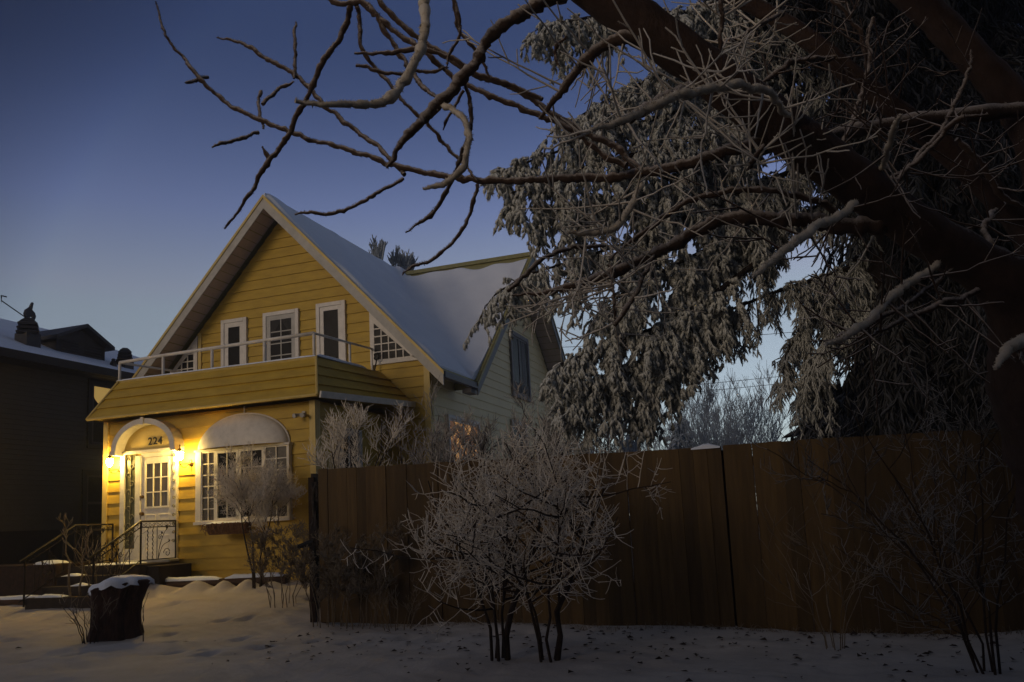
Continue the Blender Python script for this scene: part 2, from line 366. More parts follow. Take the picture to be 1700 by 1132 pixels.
# parapet that flares outward, with balcony deck behind it
top = [(-12.27, 12.48), (-7.90, 12.48)]; bot = [(-12.63, 12.08), (-7.64, 12.08)]
ZT, ZB = 4.18, 3.44
backR = atY(636, 618, YG); topRb = (backR[0]-0.05, YG, backR[2]); botRb = (-7.35, YG, 3.60)
mb = MB()
def lapquad(mb, b0, b1, t0, t1, n, nrm, out=0.032):
    b0, b1, t0, t1, nrm = [np.array(q, float) for q in (b0, b1, t0, t1, nrm)]
    for k in range(n):
        u, v = k/n, (k+1)/n
        A = b0*(1-u)+t0*u; B = b1*(1-u)+t1*u; C = b1*(1-v)+t1*v; D = b0*(1-v)+t0*v
        mb.add([A+nrm*out, B+nrm*out, C+nrm*0.002, D+nrm*0.002, A, B], [(0, 1, 2, 3), (4, 5, 1, 0)])
lapquad(mb, (bot[0][0], bot[0][1], ZB), (bot[1][0], bot[1][1], ZB), (top[0][0], top[0][1], ZT), (top[1][0], top[1][1], ZT), 4, (0, -0.88, 0.45))
lapquad(mb, (bot[1][0], bot[1][1], ZB), botRb, (top[1][0], top[1][1], ZT), topRb, 4, (0.95, 0, 0.3))
lapquad(mb, (-12.9, YG, ZB), (bot[0][0], bot[0][1], ZB), (-12.5, YG, ZT+0.1), (top[0][0], top[0][1], ZT), 4, (-0.95, 0, 0.3))
mb.add([(bot[0][0], bot[0][1], ZB), (bot[1][0], bot[1][1], ZB), botRb, (-12.9, YG, ZB)], [(0, 1, 2, 3)])
mb.add([(top[0][0], top[0][1], ZT), (top[1][0], top[1][1], ZT), topRb, (-12.5, YG, ZT+0.1)], [(0, 1, 2, 3)])
mb.build('parapet', M['yellow'], house)
mb = MB()
mb.tube([(bot[0][0]-0.01, bot[0][1]-0.015, ZB-0.01), (bot[1][0], bot[1][1]-0.015, ZB-0.01)], 0.026, 6)
mb.tube([(bot[1][0]+0.01, bot[1][1]-0.03, ZB-0.01), (top[1][0]+0.01, top[1][1]-0.03, ZT)], 0.024, 6)
mb.tube([(bot[0][0]-0.01, bot[0][1]-0.03, ZB-0.01), (top[0][0]-0.01, top[0][1]-0.03, ZT)], 0.024, 6)
mb.tube([(top[0][0]-0.02, top[0][1]-0.01, ZT-0.01), (top[1][0]+0.01, top[1][1]-0.01, ZT-0.01)], 0.028, 6)
mb.build('parapet_trim', M['yellow_trim'], house)
mb = MB(); b = np.array([bot[1][0]+0.03, bot[1][1], ZB]); e = np.array(botRb)
mb.prism([b+(0, 0, -0.06), e+(0, 0, -0.06), e+(0.02, 0, 0.05), b+(0.02, 0, 0.05)], (0.03, 0, 0)); mb.build('fascia', M['white'], house)
mb = MB()
def snowridge(mb, a, b, wd, h, seed=1):
    a, b = np.array(a, float), np.array(b, float); L = np.linalg.norm(b-a); n = max(3, int(L/0.06)); r = np.random.default_rng(seed)
    d = (b-a)/L; side = np.array([-d[1], d[0], 0]); side /= np.linalg.norm(side)+1e-9
    hh = h*(0.55+0.45*np.convolve(r.uniform(0, 1, n+9), np.ones(6)/6, 'same')[4:4+n+1]*1.6)
    o = len(mb.v)
    for k in range(n+1):
        c = a+(b-a)*k/n; e = min(1, k/2, (n-k)/2)
        for s_, z_ in ((-1.0, -0.01), (-0.85, 0.6), (0, 1.0), (0.85, 0.6), (1.0, -0.01)):
            mb.v.append(tuple(c+side*wd/2*s_*(0.9+0.2*r.uniform())+np.array([0, 0, hh[k]*z_*(0.15+0.85*e) if z_ > 0 else -0.01])))
    for k in range(n):
        for j in range(4): mb.f.append((o+k*5+j, o+(k+1)*5+j, o+(k+1)*5+j+1, o+k*5+j+1))
snowridge(mb, (top[0][0], top[0][1], ZT+0.02), (top[1][0], top[1][1], ZT+0.02), 0.08, 0.025, 3)
snowridge(mb, (top[1][0], top[1][1], ZT+0.02), (topRb[0]-0.05, topRb[1]-0.6, topRb[2]+0.0), 0.09, 0.05, 4)
mb.add([(-12.2, 12.5, ZT+0.015), (-7.95, 12.5, ZT+0.015), (-8.1, YG-0.02, ZT+0.17), (-12.4, YG-0.02, ZT+0.14)], [(0, 1, 2, 3)])
mb.build('deck_snow', M['snow'], house, smooth=True)
# balcony railing
rail = MB(); 
posts = [atY(x, y, 12.52) for x, y in [(199, 602), (271, 590), (352, 578), (439, 565), (521, 553)]]
rail.tube([p for p in posts], 0.033, 8)
for p in posts: rail.tube([(p[0], p[1], ZT+0.0), (p[0], p[1], p[2])], 0.027, 8); rail.lathe((p[0], p[1], ZT+0.01), [(0.06, 0), (0.055, 0.02), (0.03, 0.035)], 10)
eR = atY(617, 579, YG-0.05); rail.tube([posts[-1], eR], 0.024, 8); mid = posts[-1]*0.42+eR*0.58
rail.tube([mid, (mid[0], mid[1], 4.26)], 0.026, 8); rail.tube([eR, (eR[0], eR[1], 4.36)], 0.024, 8)
eL = np.array([-12.75, YG-0.05, 4.78]); rail.tube([posts[0], eL], 0.024, 8); mid = posts[0]*0.35+eL*0.65; rail.tube([mid, (mid[0], mid[1], 4.2)], 0.026, 8)
rail.build('balcony_railing', M['white'], house, smooth=True)
# main body
mb = MB(); mb.prism([(-13.95, YG+0.02, 0.0), (XS-0.02, YG+0.02, 0.0), (XS-0.02, YG+0.02, 4.40), (-10.5, YG+0.02, 7.98), (-13.95, YG+0.02, 4.40)], (0, 10.6, 0))
AP = 8.03
def gl(z): 
    k = max(0.0, (AP-z)/1.05); return [(max(-13.95, -10.5-k), min(XS, -10.5+k))]
siding_y(mb, YG, (0.3, AP), gl, 0.215)
mb.build('gable_wall', M['yellow'], house)
mb = MB()
mb.box(-12.68, -12.60, YG-0.045, YG+0.0, 4.3, 5.72); mb.build('corner_board', M['yellow_trim'], house); mb = MB()
mb.box(XS-0.10, XS+0.03, YG-0.045, YG+0.015, 0.4, 4.55); mb.box(XS-0.01, XS+0.035, YG+0.016, YG+0.12, 0.4, 4.5)
mb.build('corner_board', M['yellow_trim'], house)
# side wall with cross gable
CY, CZ, CS = 20.95, 8.02, 0.925
mb = MB()
def sl(z):
    if z <= 4.30: return [(YG, 25.8)]
    k = max(0.0, (CZ-z)/CS); return [(CY-k, CY+k)]
siding_x(mb, XS, (0.3, CZ), sl, 0.205)
mb.prism([(XS-0.03, CY-4.0, 4.2), (XS-0.03, CY+4.0, 4.2), (XS-0.03, CY, 7.95)], (-3.4, 0, 0))
mb.build('side_wall', M['cream'], house)
# roofs
def slab(mb, a, b, c, d, th):
    a, b, c, d = [np.array(q, float) for q in (a, b, c, d)]; dn = np.array([0, 0, -th])
    mb.add([a, b, c, d, a+dn, b+dn, c+dn, d+dn], [(0, 1, 2, 3), (7, 6, 5, 4), (0, 4, 5, 1), (1, 5, 6, 2), (2, 6, 7, 3), (3, 7, 4, 0)])
RZ, RX = 8.38, -10.5
RY0, RY1 = 14.62, 26.3
mb = MB()
slab(mb, (RX, RY0, RZ), (-7.03, RY0, RZ-3.47*1.05), (-7.03, RY1, RZ-3.47*1.05), (RX, RY1, RZ), 0.15)
slab(mb, (-7.03, RY0, RZ-3.47*1.05), (-6.5, RY0, RZ-4.0*1.05), (-6.5, 16.55, RZ-4.0*1.05), (-7.03, 16.55, RZ-3.47*1.05), 0.15)
slab(mb, (-7.03, 25.35, RZ-3.47*1.05), (-6.5, 25.35, RZ-4.0*1.05), (-6.5, RY1, RZ-4.0*1.05), (-7.03, RY1, RZ-3.47*1.05), 0.15)
slab(mb, (-14.5, RY0, RZ-4.0*1.05), (RX, RY0, RZ), (RX, RY1, RZ), (-14.5, RY1, RZ-4.0*1.05), 0.15)
slab(mb, (-6.45, CY-4.5, 4.16), (-6.45, CY, 8.33), (-10.6, CY, 8.33), (-10.6, CY-4.5, 4.16), 0.15)
slab(mb, (-10.6, CY+4.5, 4.16), (-10.6, CY, 8.33), (-6.45, CY, 8.33), (-6.45, CY+4.5, 4.16), 0.15)
mb.build('roof', M['olive'], house)
mb = MB()    # soffit boards under the front rake: separate planks, slightly stepped
for sgn in (-1, 1):
    n = 26
    for k in range(n):
        u0, u1 = k/n*4.0, (k+1)/n*4.0-0.012; off = 0.158+(0.004 if k % 2 else 0.0)
        P0 = [(RX+sgn*u, RZ-1.05*u-off) for u in (u0, u1)]
        mb.add([(P0[0][0], RY0+0.02, P0[0][1]), (P0[1][0], RY0+0.02, P0[1][1]), (P0[1][0], YG+0.0, P0[1][1]), (P0[0][0], YG+0.0, P0[0][1])], [(0, 1, 2, 3)])
mb.build('soffit', M['soffit'], house); mb = MB()
for sgn in (-1, 1):
    for k in range(26):
        u0, u1 = k/26*4.45, (k+1)/26*4.45-0.012; off = 0.158+(0.004 if k % 2 else 0.0)
        P0 = [(CY+sgn*u, 8.33-0.9267*u-off) for u in (u0, u1)]
        mb.add([(-6.47, P0[0][0], P0[0][1]), (-6.47, P0[1][0], P0[1][1]), (XS, P0[1][0], P0[1][1]), (XS, P0[0][0], P0[0][1])], [(0, 1, 2, 3)])
mb.build('soffit', M['soffit'], house)
def barge(mb, p, q, wd, axis_v, th=0.03):
    p, q = np.array(p, float), np.array(q, float); dn = np.array([0, 0, -wd]); mb.prism([p, q, q+dn, p+dn], np.array(axis_v, float)*th)
mb = MB(); 
barge(mb, (RX, RY0-0.002, RZ-0.02), (-6.42, RY0-0.002, RZ-4.08*1.05-0.02), 0.26, (0, -1, 0))
barge(mb, (RX, RY0-0.002, RZ-0.02), (-14.58, RY0-0.002, RZ-4.08*1.05-0.02), 0.26, (0, -1, 0))
mb.build('barge_board', M['offwhite'], house)
mb = MB()
barge(mb, (RX, RY0-0.034, RZ+0.03), (-6.40, RY0-0.034, RZ-4.1*1.05+0.03), 0.075, (0, -1, 0), 0.02)
barge(mb, (RX, RY0-0.034, RZ+0.03), (-14.6, RY0-0.034, RZ-4.1*1.05+0.03), 0.075, (0, -1, 0), 0.02)
mb.build('drip_edge', M['yellow_trim'], house)
mb = MB()
barge(mb, (-6.448, CY, 8.31), (-6.448, CY-4.55, 8.31-4.55*0.9267), 0.24, (1, 0, 0))
barge(mb, (-6.448, CY, 8.31), (-6.448, CY+4.55, 8.31-4.55*0.9267), 0.24, (1, 0, 0))
mb.build('barge_board', mat('grey_barge_paint', (0.26, 0.27, 0.27), (0.2, 0.21, 0.21), 5, 0.6), house)
mb = MB()
barge(mb, (-6.417, CY, 8.36), (-6.417, CY-4.58, 8.36-4.58*0.9267), 0.07, (1, 0, 0), 0.02)
barge(mb, (-6.417, CY, 8.36), (-6.417, CY+4.58, 8.36-4.58*0.9267), 0.07, (1, 0, 0), 0.02)
mb.prism([(-10.9, CY, 8.40), (-10.9, CY-0.16, 8.24), (-10.9, CY+0.16, 8.24)], (4.5, 0, 0))
mb.build('ridge_flashing', M['olive'], house)
mb = MB(); mb.box(-6.52, -6.42, 14.70, 16.55, 4.00, 4.12); mb.box(-6.7, -6.5, 16.2, 16.6, 3.9, 4.0); mb.build('gutter', mat('grey_gutter', (0.13, 0.13, 0.15), None, 5, 0.5), house)
# roof snow, one blanket that softens the valleys
sx = np.linspace(-10.5, -6.52, 80); sy = np.linspace(14.66, 26.2, 220); X, Y = np.meshgrid(sx, sy)
hm = RZ-1.05*(X-RX); hc = 8.33-0.9267*np.abs(Y-CY); hc = np.where(np.abs(Y-CY) > 4.5, hm-2, hc)
k_ = 0.22; H = np.log(np.exp((hm-6)/k_)+np.exp((hc-6)/k_))*k_+6
th = 0.10+0.025*np.sin(X*3.1+Y)*np.cos(Y*1.7)+0.015*np.sin(X*7+Y*5)
th = th*sstep(0.0, 0.14, Y-14.62)*(0.35+0.65*sstep(0, 0.35, -6.48-X))
bare = 0.30+0.08*np.sin(X*2.3)+0.05*np.sin(X*6.1); dcy = CY-Y
th = np.where((hc > hm+0.05) & (np.abs(dcy) < 6), th*sstep(bare-0.08, bare+0.10, np.abs(dcy))-0.05*(np.abs(dcy) < bare), th)
Z = H+th-0.02*(k_ > 1)
ii = np.arange(X.size).reshape(X.shape); q = np.stack([ii[:-1, :-1], ii[:-1, 1:], ii[1:, 1:], ii[1:, :-1]], -1).reshape(-1, 4)
parts = [(np.stack([X, Y, Z], -1).reshape(-1, 3), q)]
def skirt(P, down):
    P = np.array(P); n = len(P); V = np.vstack([P, P-np.array([0, 0, down])]); i = np.arange(n-1)
    return V, np.stack([i, i+1, i+1+n, i+n], -1)
Pm = np.stack([X, Y, Z], -1)
parts += [skirt(Pm[0], 0.16), skirt(Pm[:, -1], 0.16), skirt(Pm[-1], 0.16)]
np_mesh('roof_snow', parts, M['snow'], house, smooth=True)
mb = MB(); slab(mb, (-14.45, RY0+0.03, RZ-3.95*1.05+0.1), (RX, RY0+0.03, RZ+0.1), (RX, RY1, RZ+0.1), (-14.45, RY1, RZ-3.95*1.05+0.1), 0.09); mb.build('roof_snow', M['snow'], house)

# windows ---------------------------------------------------------
def frame_y(mb, x0, x1, z0, z1, wd, y0, y1):
    mb.box(x0, x0+wd, y0, y1, z0, z1); mb.box(x1-wd, x1, y0, y1, z0, z1)
    mb.box(x0+wd, x1-wd, y0, y1, z1-wd, z1); mb.box(x0+wd, x1-wd, y0, y1, z0, z0+wd)
def frame_x(mb, y0, y1, z0, z1, wd, x0, x1):
    mb.box(x0, x1, y0, y0+wd, z0, z1); mb.box(x0, x1, y1-wd, y1, z0, z1)
    mb.box(x0, x1, y0+wd, y1-wd, z1-wd, z1); mb.box(x0, x1, y0+wd, y1-wd, z0, z0+wd)
def win_y(name, x0, x1, z0, z1, y, wd=0.09, inner=0.07, grid=None, drape=False, matw='white'):
    mb = MB(); frame_y(mb, x0, x1, z0, z1, wd, y-0.075, y+0.01)
    fr = mb.build(name, M[matw], house, bevel=0.006)
    mb = MB(); a, b, c, d = x0+wd+0.002, x1-wd-0.002, z0+wd+0.002, z1-wd-0.002
    frame_y(mb, a, b, c, d, inner, y-0.055, y+0.008)
    if grid:
        for i in range(1, grid[0]): xx = a+inner+(b-a-2*inner)*i/grid[0]; mb.box(xx-0.011, xx+0.011, y-0.053, y-0.041, c+inner, d-inner)
        for i in range(1, grid[1]): zz = c+inner+(d-c-2*inner)*i/grid[1]; mb.box(a+inner, b-inner, y-0.051, y-0.042, zz-0.011, zz+0.011)
    mb.build('sash', M['offwhite' if drape else matw], fr)
    mb = MB(); mb.box(a+inner-0.005, b-inner+0.005, y-0.040, y-0.034, c+inner-0.005, d-inner+0.005); mb.build('pane', M['glass'], fr)
    if drape:
        mb = MB(); xm = (a+b)/2; zt = d-inner
        for sgn in (-1, 1):
            xe = (a+inner) if sgn < 0 else (b-inner)
            mb.prism([(xe, y-0.045, zt), (xm, y-0.045, zt), (xm+sgn*0.06, y-0.045, zt-0.10), (xe, y-0.045, zt-0.42)], (0, 0.003, 0))
        mb.build('curtain', mat('dark_drape', (0.05, 0.047, 0.047), (0.02, 0.02, 0.02), 30, 0.8, stretch=(4, 1, 1)), fr)
    return fr
win_y('window', -12.04, -11.36, 4.25, 5.93, YG, 0.085, 0.10)
win_y('window', -10.93, -10.02, 4.25, 5.95, YG, 0.085, 0.10, grid=(2, 5), drape=True)
win_y('balcony_door', -9.58, -8.87, 4.22, 5.98, YG, 0.085, 0.09)
# triangular lattice windows
for sgn in (1, -1):
    xi = -8.30 if sgn > 0 else -12.70
    xo = xi+sgn*1.16; zb, zt = 4.62, 5.80
    def zr(x): return AP-0.06-1.05*abs(x+10.5)
    mb = MB(); y0, th_ = YG-0.055, 0.06
    mb.prism([(xi, y0, 4.50), (xi+sgn*0.10, y0, 4.50), (xi+sgn*0.10, y0, zr(xi+sgn*0.10)), (xi, y0, zr(xi))], (0, th_, 0))
    xe = xi+sgn*(0.10); zrr = lambda x: zr(x)-0.13
    xb = RX+sgn*((AP-0.06)-4.50)/1.05
    mb.prism([(xe, y0, 4.50), (xb, y0, 4.50), (xb-sgn*0.1, y0, 4.60), (xe, y0, 4.60)], (0, th_, 0))
    mb.prism([(xe, y0, zr(xe)), (xb, y0, 4.50), (xb-sgn*0.16, y0, 4.60), (xe, y0, zr(xe)-0.17)], (0, th_, 0))
    fr = mb.build('lattice_window', M['white'], house)
    mb = MB(); xx = xe
    xa = xb-sgn*0.16
    mb.prism([(xe, YG-0.038, 4.60), (xa, YG-0.038, 4.60), (xe, YG-0.038, zr(xe)-0.17)], (0, 0.004, 0)); mb.build('pane', M['glass'], fr)
    mb = MB(); k = 1
    sl_ = (zr(xe)-0.17-4.60)/abs(xa-xe); span = abs(xa-xe)
    while k*0.165 < span:
        u = k*0.165; xx = xe+sgn*u; zt_ = 4.60+sl_*(span-u); mb.box(xx-0.012, xx+0.012, YG-0.056, YG-0.039, 4.6, zt_); k += 1
    k = 1
    while k*0.165 < sl_*span:
        zz = 4.6+k*0.165; xr = xe+sgn*(span-(zz-4.6)/sl_); mb.box(min(xe, xr), max(xe, xr), YG-0.054, YG-0.041, zz-0.012, zz+0.012); k += 1
    mb.build('lattice', M['white'], fr)
# side gable window
def win_x(name, y0, y1, z0, z1, x, wd, m_, glassm, slider=True):
    mb = MB(); frame_x(mb, y0, y1, z0, z1, wd, x-0.01, x+0.07); fr = mb.build(name, m_, house, bevel=0.006)
    mb = MB()
    if slider: ym = (y0+y1)/2-0.08; mb.box(x-0.005, x+0.05, ym, ym+0.06, z0+wd+0.01, z1-wd-0.01)
    frame_x(mb, y0+wd+0.002, y1-wd-0.002, z0+wd+0.002, z1-wd-0.002, 0.045, x-0.008, x+0.045); mb.build('sash', m_, fr)
    mb = MB(); mb.box(x+0.030, x+0.036, y0+wd+0.04, y1-wd-0.04, z0+wd+0.04, z1-wd-0.04); mb.build('pane', glassm, fr); return fr
frx = win_x('side_window', 20.22, 21.72, 4.38, 6.15, XS, 0.11, mat('grey_window_paint', (0.24, 0.23, 0.24), (0.17, 0.165, 0.17), 8, 0.6), M['glass'])
mb = MB(); mb.box(XS+0.037, XS+0.041, 21.12, 21.42, 4.8, 5.98); mb.build('curtain', M['curtain'], frx)
mb = MB(); mb.box(XS+0.042, XS+0.05, 20.40, 21.55, 4.55, 4.78); mb.build('bottom_panel', mat('patterned_panel', (0.16, 0.15, 0.14), (0.04, 0.04, 0.04), 35, 0.7), frx)
warm = emis('lamplit_room', (1.0, 0.42, 0.12), 0.6)
tt = warm.node_tree; nn = noise(tt, 7, 3, 0.6); rr_ = ramp(tt, nn.outputs[0], (0.05, 0.012, 0.002), (1.0, 0.50, 0.15), 0.48, 0.66); tt.links.new(rr_.outputs[0], tt.nodes['Principled BSDF'].inputs['Emission Color'])
win_x('lit_window', 15.95, 17.75, 2.2, 3.45, XS, 0.08, M['white'], warm)
win_x('side_window', 20.0, 21.2, 2.6, 3.75, XS, 0.12, M['offwhite'], M['glass'])
win_x('porch_side_window', 13.1, 13.9, 1.9, 3.0, PX1, 0.09, M['offwhite'], M['glass'])

# front door and its surround ------------------------------------
ZL = 0.74
mb = MB()
mb.box(-12.09, -11.985, YF-0.07, YF, ZL, 2.74); mb.box(-11.745, -11.62, YF-0.06, YF, ZL, 2.70)
mb.box(-10.875, -10.785, YF-0.07, YF, ZL, 2.74)
mb.box(-12.10, -10.76, YF-0.085, YF, 2.74, 2.80)
mb.box(-11.985, -11.745, YF-0.05, YF, ZL, ZL+0.25)
mb.box(-11.62, -10.875, YF-0.045, YF, 2.66, 2.739)
mb.build('door_frame', M['white'], house, bevel=0.006)
door = MB(); dx0, dx1, dz0, dz1 = -11.617, -10.878, ZL+0.03, 2.655
gx0, gx1, gz0, gz1 = -11.50, -10.995, 1.74, 2.54
door.box(dx0, gx0, YF-0.035, YF-0.0, dz0, dz1); door.box(gx1, dx1, YF-0.035, YF, dz0, dz1)
door.box(gx0, gx1, YF-0.035, YF, gz1, dz1); door.box(gx0, gx1, YF-0.035, YF, dz0, gz0)
for a, b in ((-11.52, -11.28), (-11.21, -10.97)):
    for c, d in ((0.92, 1.22), (1.30, 1.60)): frame_y(door, a, b, c, d, 0.018, YF-0.043, YF-0.033)
d_o = door.build('front_door', M['white'], house, bevel=0.004)
mb = MB(); frame_y(mb, gx0-0.03, gx1+0.03, gz0-0.03, gz1+0.03, 0.035, YF-0.052, YF-0.036)
for i in (1, 2): xx = gx0+(gx1-gx0)*i/3; mb.box(xx-0.010, xx+0.010, YF-0.050, YF-0.035, gz0+0.006, gz1-0.006); zz = gz0+(gz1-gz0)*i/3; mb.box(gx0+0.006, gx1-0.006, YF-0.048, YF-0.036, zz-0.010, zz+0.010)
mb.build('glazing_bars', M['white'], d_o)
mb = MB(); mb.box(gx0, gx1, YF-0.034, YF-0.028, gz0, gz1); mb.build('pane', mat('curtained_glass', (0.10, 0.075, 0.045), (0.02, 0.015, 0.01), 14, 0.12, spec=0.6, stretch=(6, 1, 0.15)), d_o)
for zz, r_ in ((1.62, 0.034), (1.93, 0.030)):
    mb = MB(); mb.tube([(-11.575, YF-0.035, zz), (-11.575, YF-0.06, zz)], r_, 12); mb.tube([(-11.575, YF-0.058, zz), (-11.575, YF-0.10, zz)], r_*0.8, 12)
    mb.build('handle' if zz < 1.8 else 'deadbolt', M['brass'], d_o, smooth=False)
# ornate side screens
def scroll(c, r, turns, start, sgn, axes, n=26):
    out = []
    for k in range(n):
        t = k/(n-1); a = start+sgn*turns*2*math.pi*t; q = r*(1-0.80*t)
        out.append(np.array(c)+q*math.cos(a)*np.array(axes[0])+q*math.sin(a)*np.array(axes[1]))
    return out
AX = ((1, 0, 0), (0, 0, 1)); AY = ((0, 1, 0), (0, 0, 1))
mb = MB(); mb.box(-11.98, -11.75, YF-0.034, YF-0.026, 1.0, 2.73); mb.build('sidelight', mat('mossy_glass', (0.10, 0.10, 0.045), (0.05, 0.05, 0.02), 14, 0.3), house)
mb = MB()
for k in range(11):
    zc = 1.10+k*0.155; s_ = 1 if k % 2 else -1
    mb.tube(scroll((-11.865+0.03*s_, YF-0.045, zc), 0.065, 1.1, 0 if s_ > 0 else math.pi, s_, AX), 0.008, 5)
    mb.tube(scroll((-10.93+0.0*s_+0.10, YF-0.085, zc), 0.035, 1.1, 0 if s_ > 0 else math.pi, s_, AX), 0.007, 5)
mb.box(-11.87, -11.86, YF-0.05, YF-0.038, 1.0, 2.72)
mb.build('scroll_screen', mat('greyed_ironwork', (0.30, 0.28, 0.20), (0.12, 0.11, 0.07), 20, 0.6), house)
# arched hood
ac, ar, az = -11.40, 0.73, 0.56
def arch_pts(rx, rz, y, n=28): return [(ac+rx*math.cos(a), y, 2.80+rz*math.sin(a)) for a in np.linspace(math.pi, 0, n)]
mb = MB(); o1 = arch_pts(ar, az, YF-0.26); i1 = arch_pts(ar-0.11, az-0.10, YF-0.26); o2 = arch_pts(ar, az, YF+0.0); i2 = arch_pts(ar-0.11, az-0.10, YF+0.0)
n = len(o1); mb.add(o1+i1+o2+i2, [(k, k+1, n+k+1, n+k) for k in range(n-1)]+[(k+1, k, 2*n+k, 2*n+k+1) for k in range(n-1)]+[(n+k, n+k+1, 3*n+k+1, 3*n+k) for k in range(n-1)])
mb.box(ac-ar-0.01, ac-ar+0.10, YF-0.265, YF, 2.72, 2.801); mb.box(ac+ar-0.10, ac+ar+0.01, YF-0.265, YF, 2.72, 2.801)
mb.box(ac-0.035, ac+0.035, YF-0.285, YF-0.262, 3.24, 3.38)
mb.build('arched_hood', M['white'], house)
mb = MB(); a2 = arch_pts(ar-0.115, az-0.105, YF-0.035); mb.prism(a2, (0, 0.02, 0)); mb.build('arch_panel', M['yellow_trim'], house)
tc = bpy.data.curves.new('number', 'FONT'); tc.body = '224'; tc.size = 0.20; tc.extrude = 0.005; tc.offset = 0.003; tc.align_x = 'CENTER'; tc.space_character = 1.15
tmp = bpy.data.objects.new('tmp_text', tc); S.collection.objects.link(tmp); bpy.context.view_layer.update()
me = bpy.data.meshes.new_from_object(tmp); bpy.data.objects.remove(tmp)
me.transform(Matrix.Translation((-11.30-house.location.x, YF-0.043-house.location.y, 2.885-house.location.z)) @ Matrix.Rotation(R_(90), 4, 'X'))
me.materials.clear(); me.materials.append(M['iron']); no = bpy.data.objects.new('house_number', me); S.collection.objects.link(no); no.parent = house

# big front window: shallow bay with mesh side lights and a dome hood
wx0, wx1, wz0, wz1 = -10.34, -8.37, 1.41, 2.66
BY = YF-0.09
mb = MB()
mb.box(wx0, wx0+0.115, BY-0.01, YF, wz0, wz1); mb.box(wx1-0.03, wx1, BY-0.01, YF, wz0, wz1)
mb.box(wx0-0.02, wx1+0.02, BY-0.03, YF, wz1+0.001, wz1+0.035); mb.box(wx0-0.02, wx1+0.02, BY-0.04, YF, wz0-0.05, wz0-0.001)
bx0, bx1 = wx0+0.117, wx1-0.032
cols = [(bx0, bx0+0.30, 2, 6), (bx0+0.305, bx0+0.80, 2, 2), (bx0+0.805, bx0+1.34, 2, 4), (bx0+1.345, bx1, 2, 6)]
for (a, b, ng, mg) in cols: frame_y(mb, a, b, wz0+0.001, wz1-0.001, 0.05 if mg < 6 else 0.022, BY, BY+0.05)
bay = mb.build('bay_window', M['white'], house)
for (a, b, ng, mg) in cols:
    e = 0.05 if mg < 6 else 0.022; mb = MB(); mb.box(a+e, b-e, BY+0.028, BY+0.034, wz0+e, wz1-e)
    mb.build('pane', M['glass'] if mg < 6 else mat('obscured_pane', (0.12, 0.10, 0.075), (0.04, 0.032, 0.024), 45, 0.3), bay)
    mb = MB()
    for i in range(1, ng): xx = a+e+(b-a-2*e)*i/ng; mb.box(xx-0.009, xx+0.009, BY+0.006, BY+0.026, wz0+e, wz1-e)
    for i in range(1, mg): zz = wz0+e+(wz1-wz0-2*e)*i/mg; mb.box(a+e, b-e, BY+0.008, BY+0.024, zz-0.009, zz+0.009)
    mb.build('glazing_bars', M['white'], bay)
mb = MB(); hc_, hr, hz = (-9.355, 0.95, 0.585); n, mrows = 40, 12; zb = wz1+0.036; vs = []
for j in range(mrows+1):
    ph = j/mrows*math.pi/2
    for k in range(n+1):
        a = math.pi-math.pi*k/n; vs.append((hc_+hr*math.cos(a)*1.0, YF-0.30*math.sin(ph)*math.sin(a)**0.8-0.02, zb+hz*math.sin(a)*math.cos(ph)))
mb.add(vs, [(j*(n+1)+k, j*(n+1)+k+1, (j+1)*(n+1)+k+1, (j+1)*(n+1)+k) for j in range(mrows) for k in range(n)])
mb.build('window_hood', M['white'], house, smooth=True)
mb = MB(); mb.tube([(hc_+hr*math.cos(a), YF-0.03, zb+hz*math.sin(a)) for a in np.linspace(math.pi, 0, 40)], 0.022, 6); mb.tube([(hc_+0.02, YF-0.03, zb+hz), (hc_+0.02, YF-0.03, 3.42)], 0.013, 5); mb.build('hood_rim', M['white'], house)

# wall lamps
lampM = emis('glowing_lamp_glass', (1.0, 0.66, 0.17), 600.0)
def wall_lamp(x, z, label):
    t = thing('wall_lamp', label, 'lamp', (x, YF-0.02, z), 'porch lamps')
    g = MB(); gc = (x, YF-0.21, z)
    g.lathe(gc, [(0.018, -0.075), (0.040, -0.05), (0.058, 0.0), (0.062, 0.04), (0.050, 0.072)], 14); g.build('lamp_glass', lampM, t, smooth=True)
    c = MB(); c.lathe(gc, [(0.070, 0.073), (0.066, 0.085), (0.035, 0.115), (0.014, 0.135), (0.010, 0.17), (0.016, 0.18), (0.003, 0.215)], 14)
    c.build('lamp_cap', M['brass'], t, smooth=True)
    a = MB(); a.lathe(gc, [(0.008, -0.16), (0.014, -0.14), (0.006, -0.12), (0.022, -0.09), (0.020, -0.076)], 12)
    pts = [(x, YF-0.21, z-0.15), (x+0.01, YF-0.165, z-0.19), (x+0.04, YF-0.12, z-0.205), (x+0.07, YF-0.07, z-0.16), (x+0.075, YF-0.02, z-0.12)]
    a.tube(crom(pts, 0.01), 0.009, 6); a.tube(scroll((x+0.06, YF-0.05, z-0.17), 0.04, 1.2, 0.5, 1, AX), 0.006, 5); a.build('arm', M['brass'], t)
    p = MB(); p.lathe((0, 0, 0), [(0.001, -0.02), (0.05, -0.02), (0.042, 0.0), (0.012, 0.012)], 14)
    p.v = [(x+0.078+v[0], YF-0.022-v[2]*1.0, z-0.12+v[1]*1.4) for v in p.v]; p.build('wall_plate', M['brass'], t, smooth=True)
    for k in range(5):
        aa = 2*math.pi*k/5; bar = MB(); 
    bars = MB()
    for k in range(6):
        aa = 2*math.pi*k/6+0.3; bars.tube([(x+0.064*math.cos(aa)*s_, YF-0.21+0.064*math.sin(aa)*s_, z+zz) for s_, zz in ((0.35, -0.08), (0.75, -0.05), (1.0, 0.0), (1.05, 0.04), (0.9, 0.075))], 0.0035, 4)
    bars.build('cage', M['brass'], t)
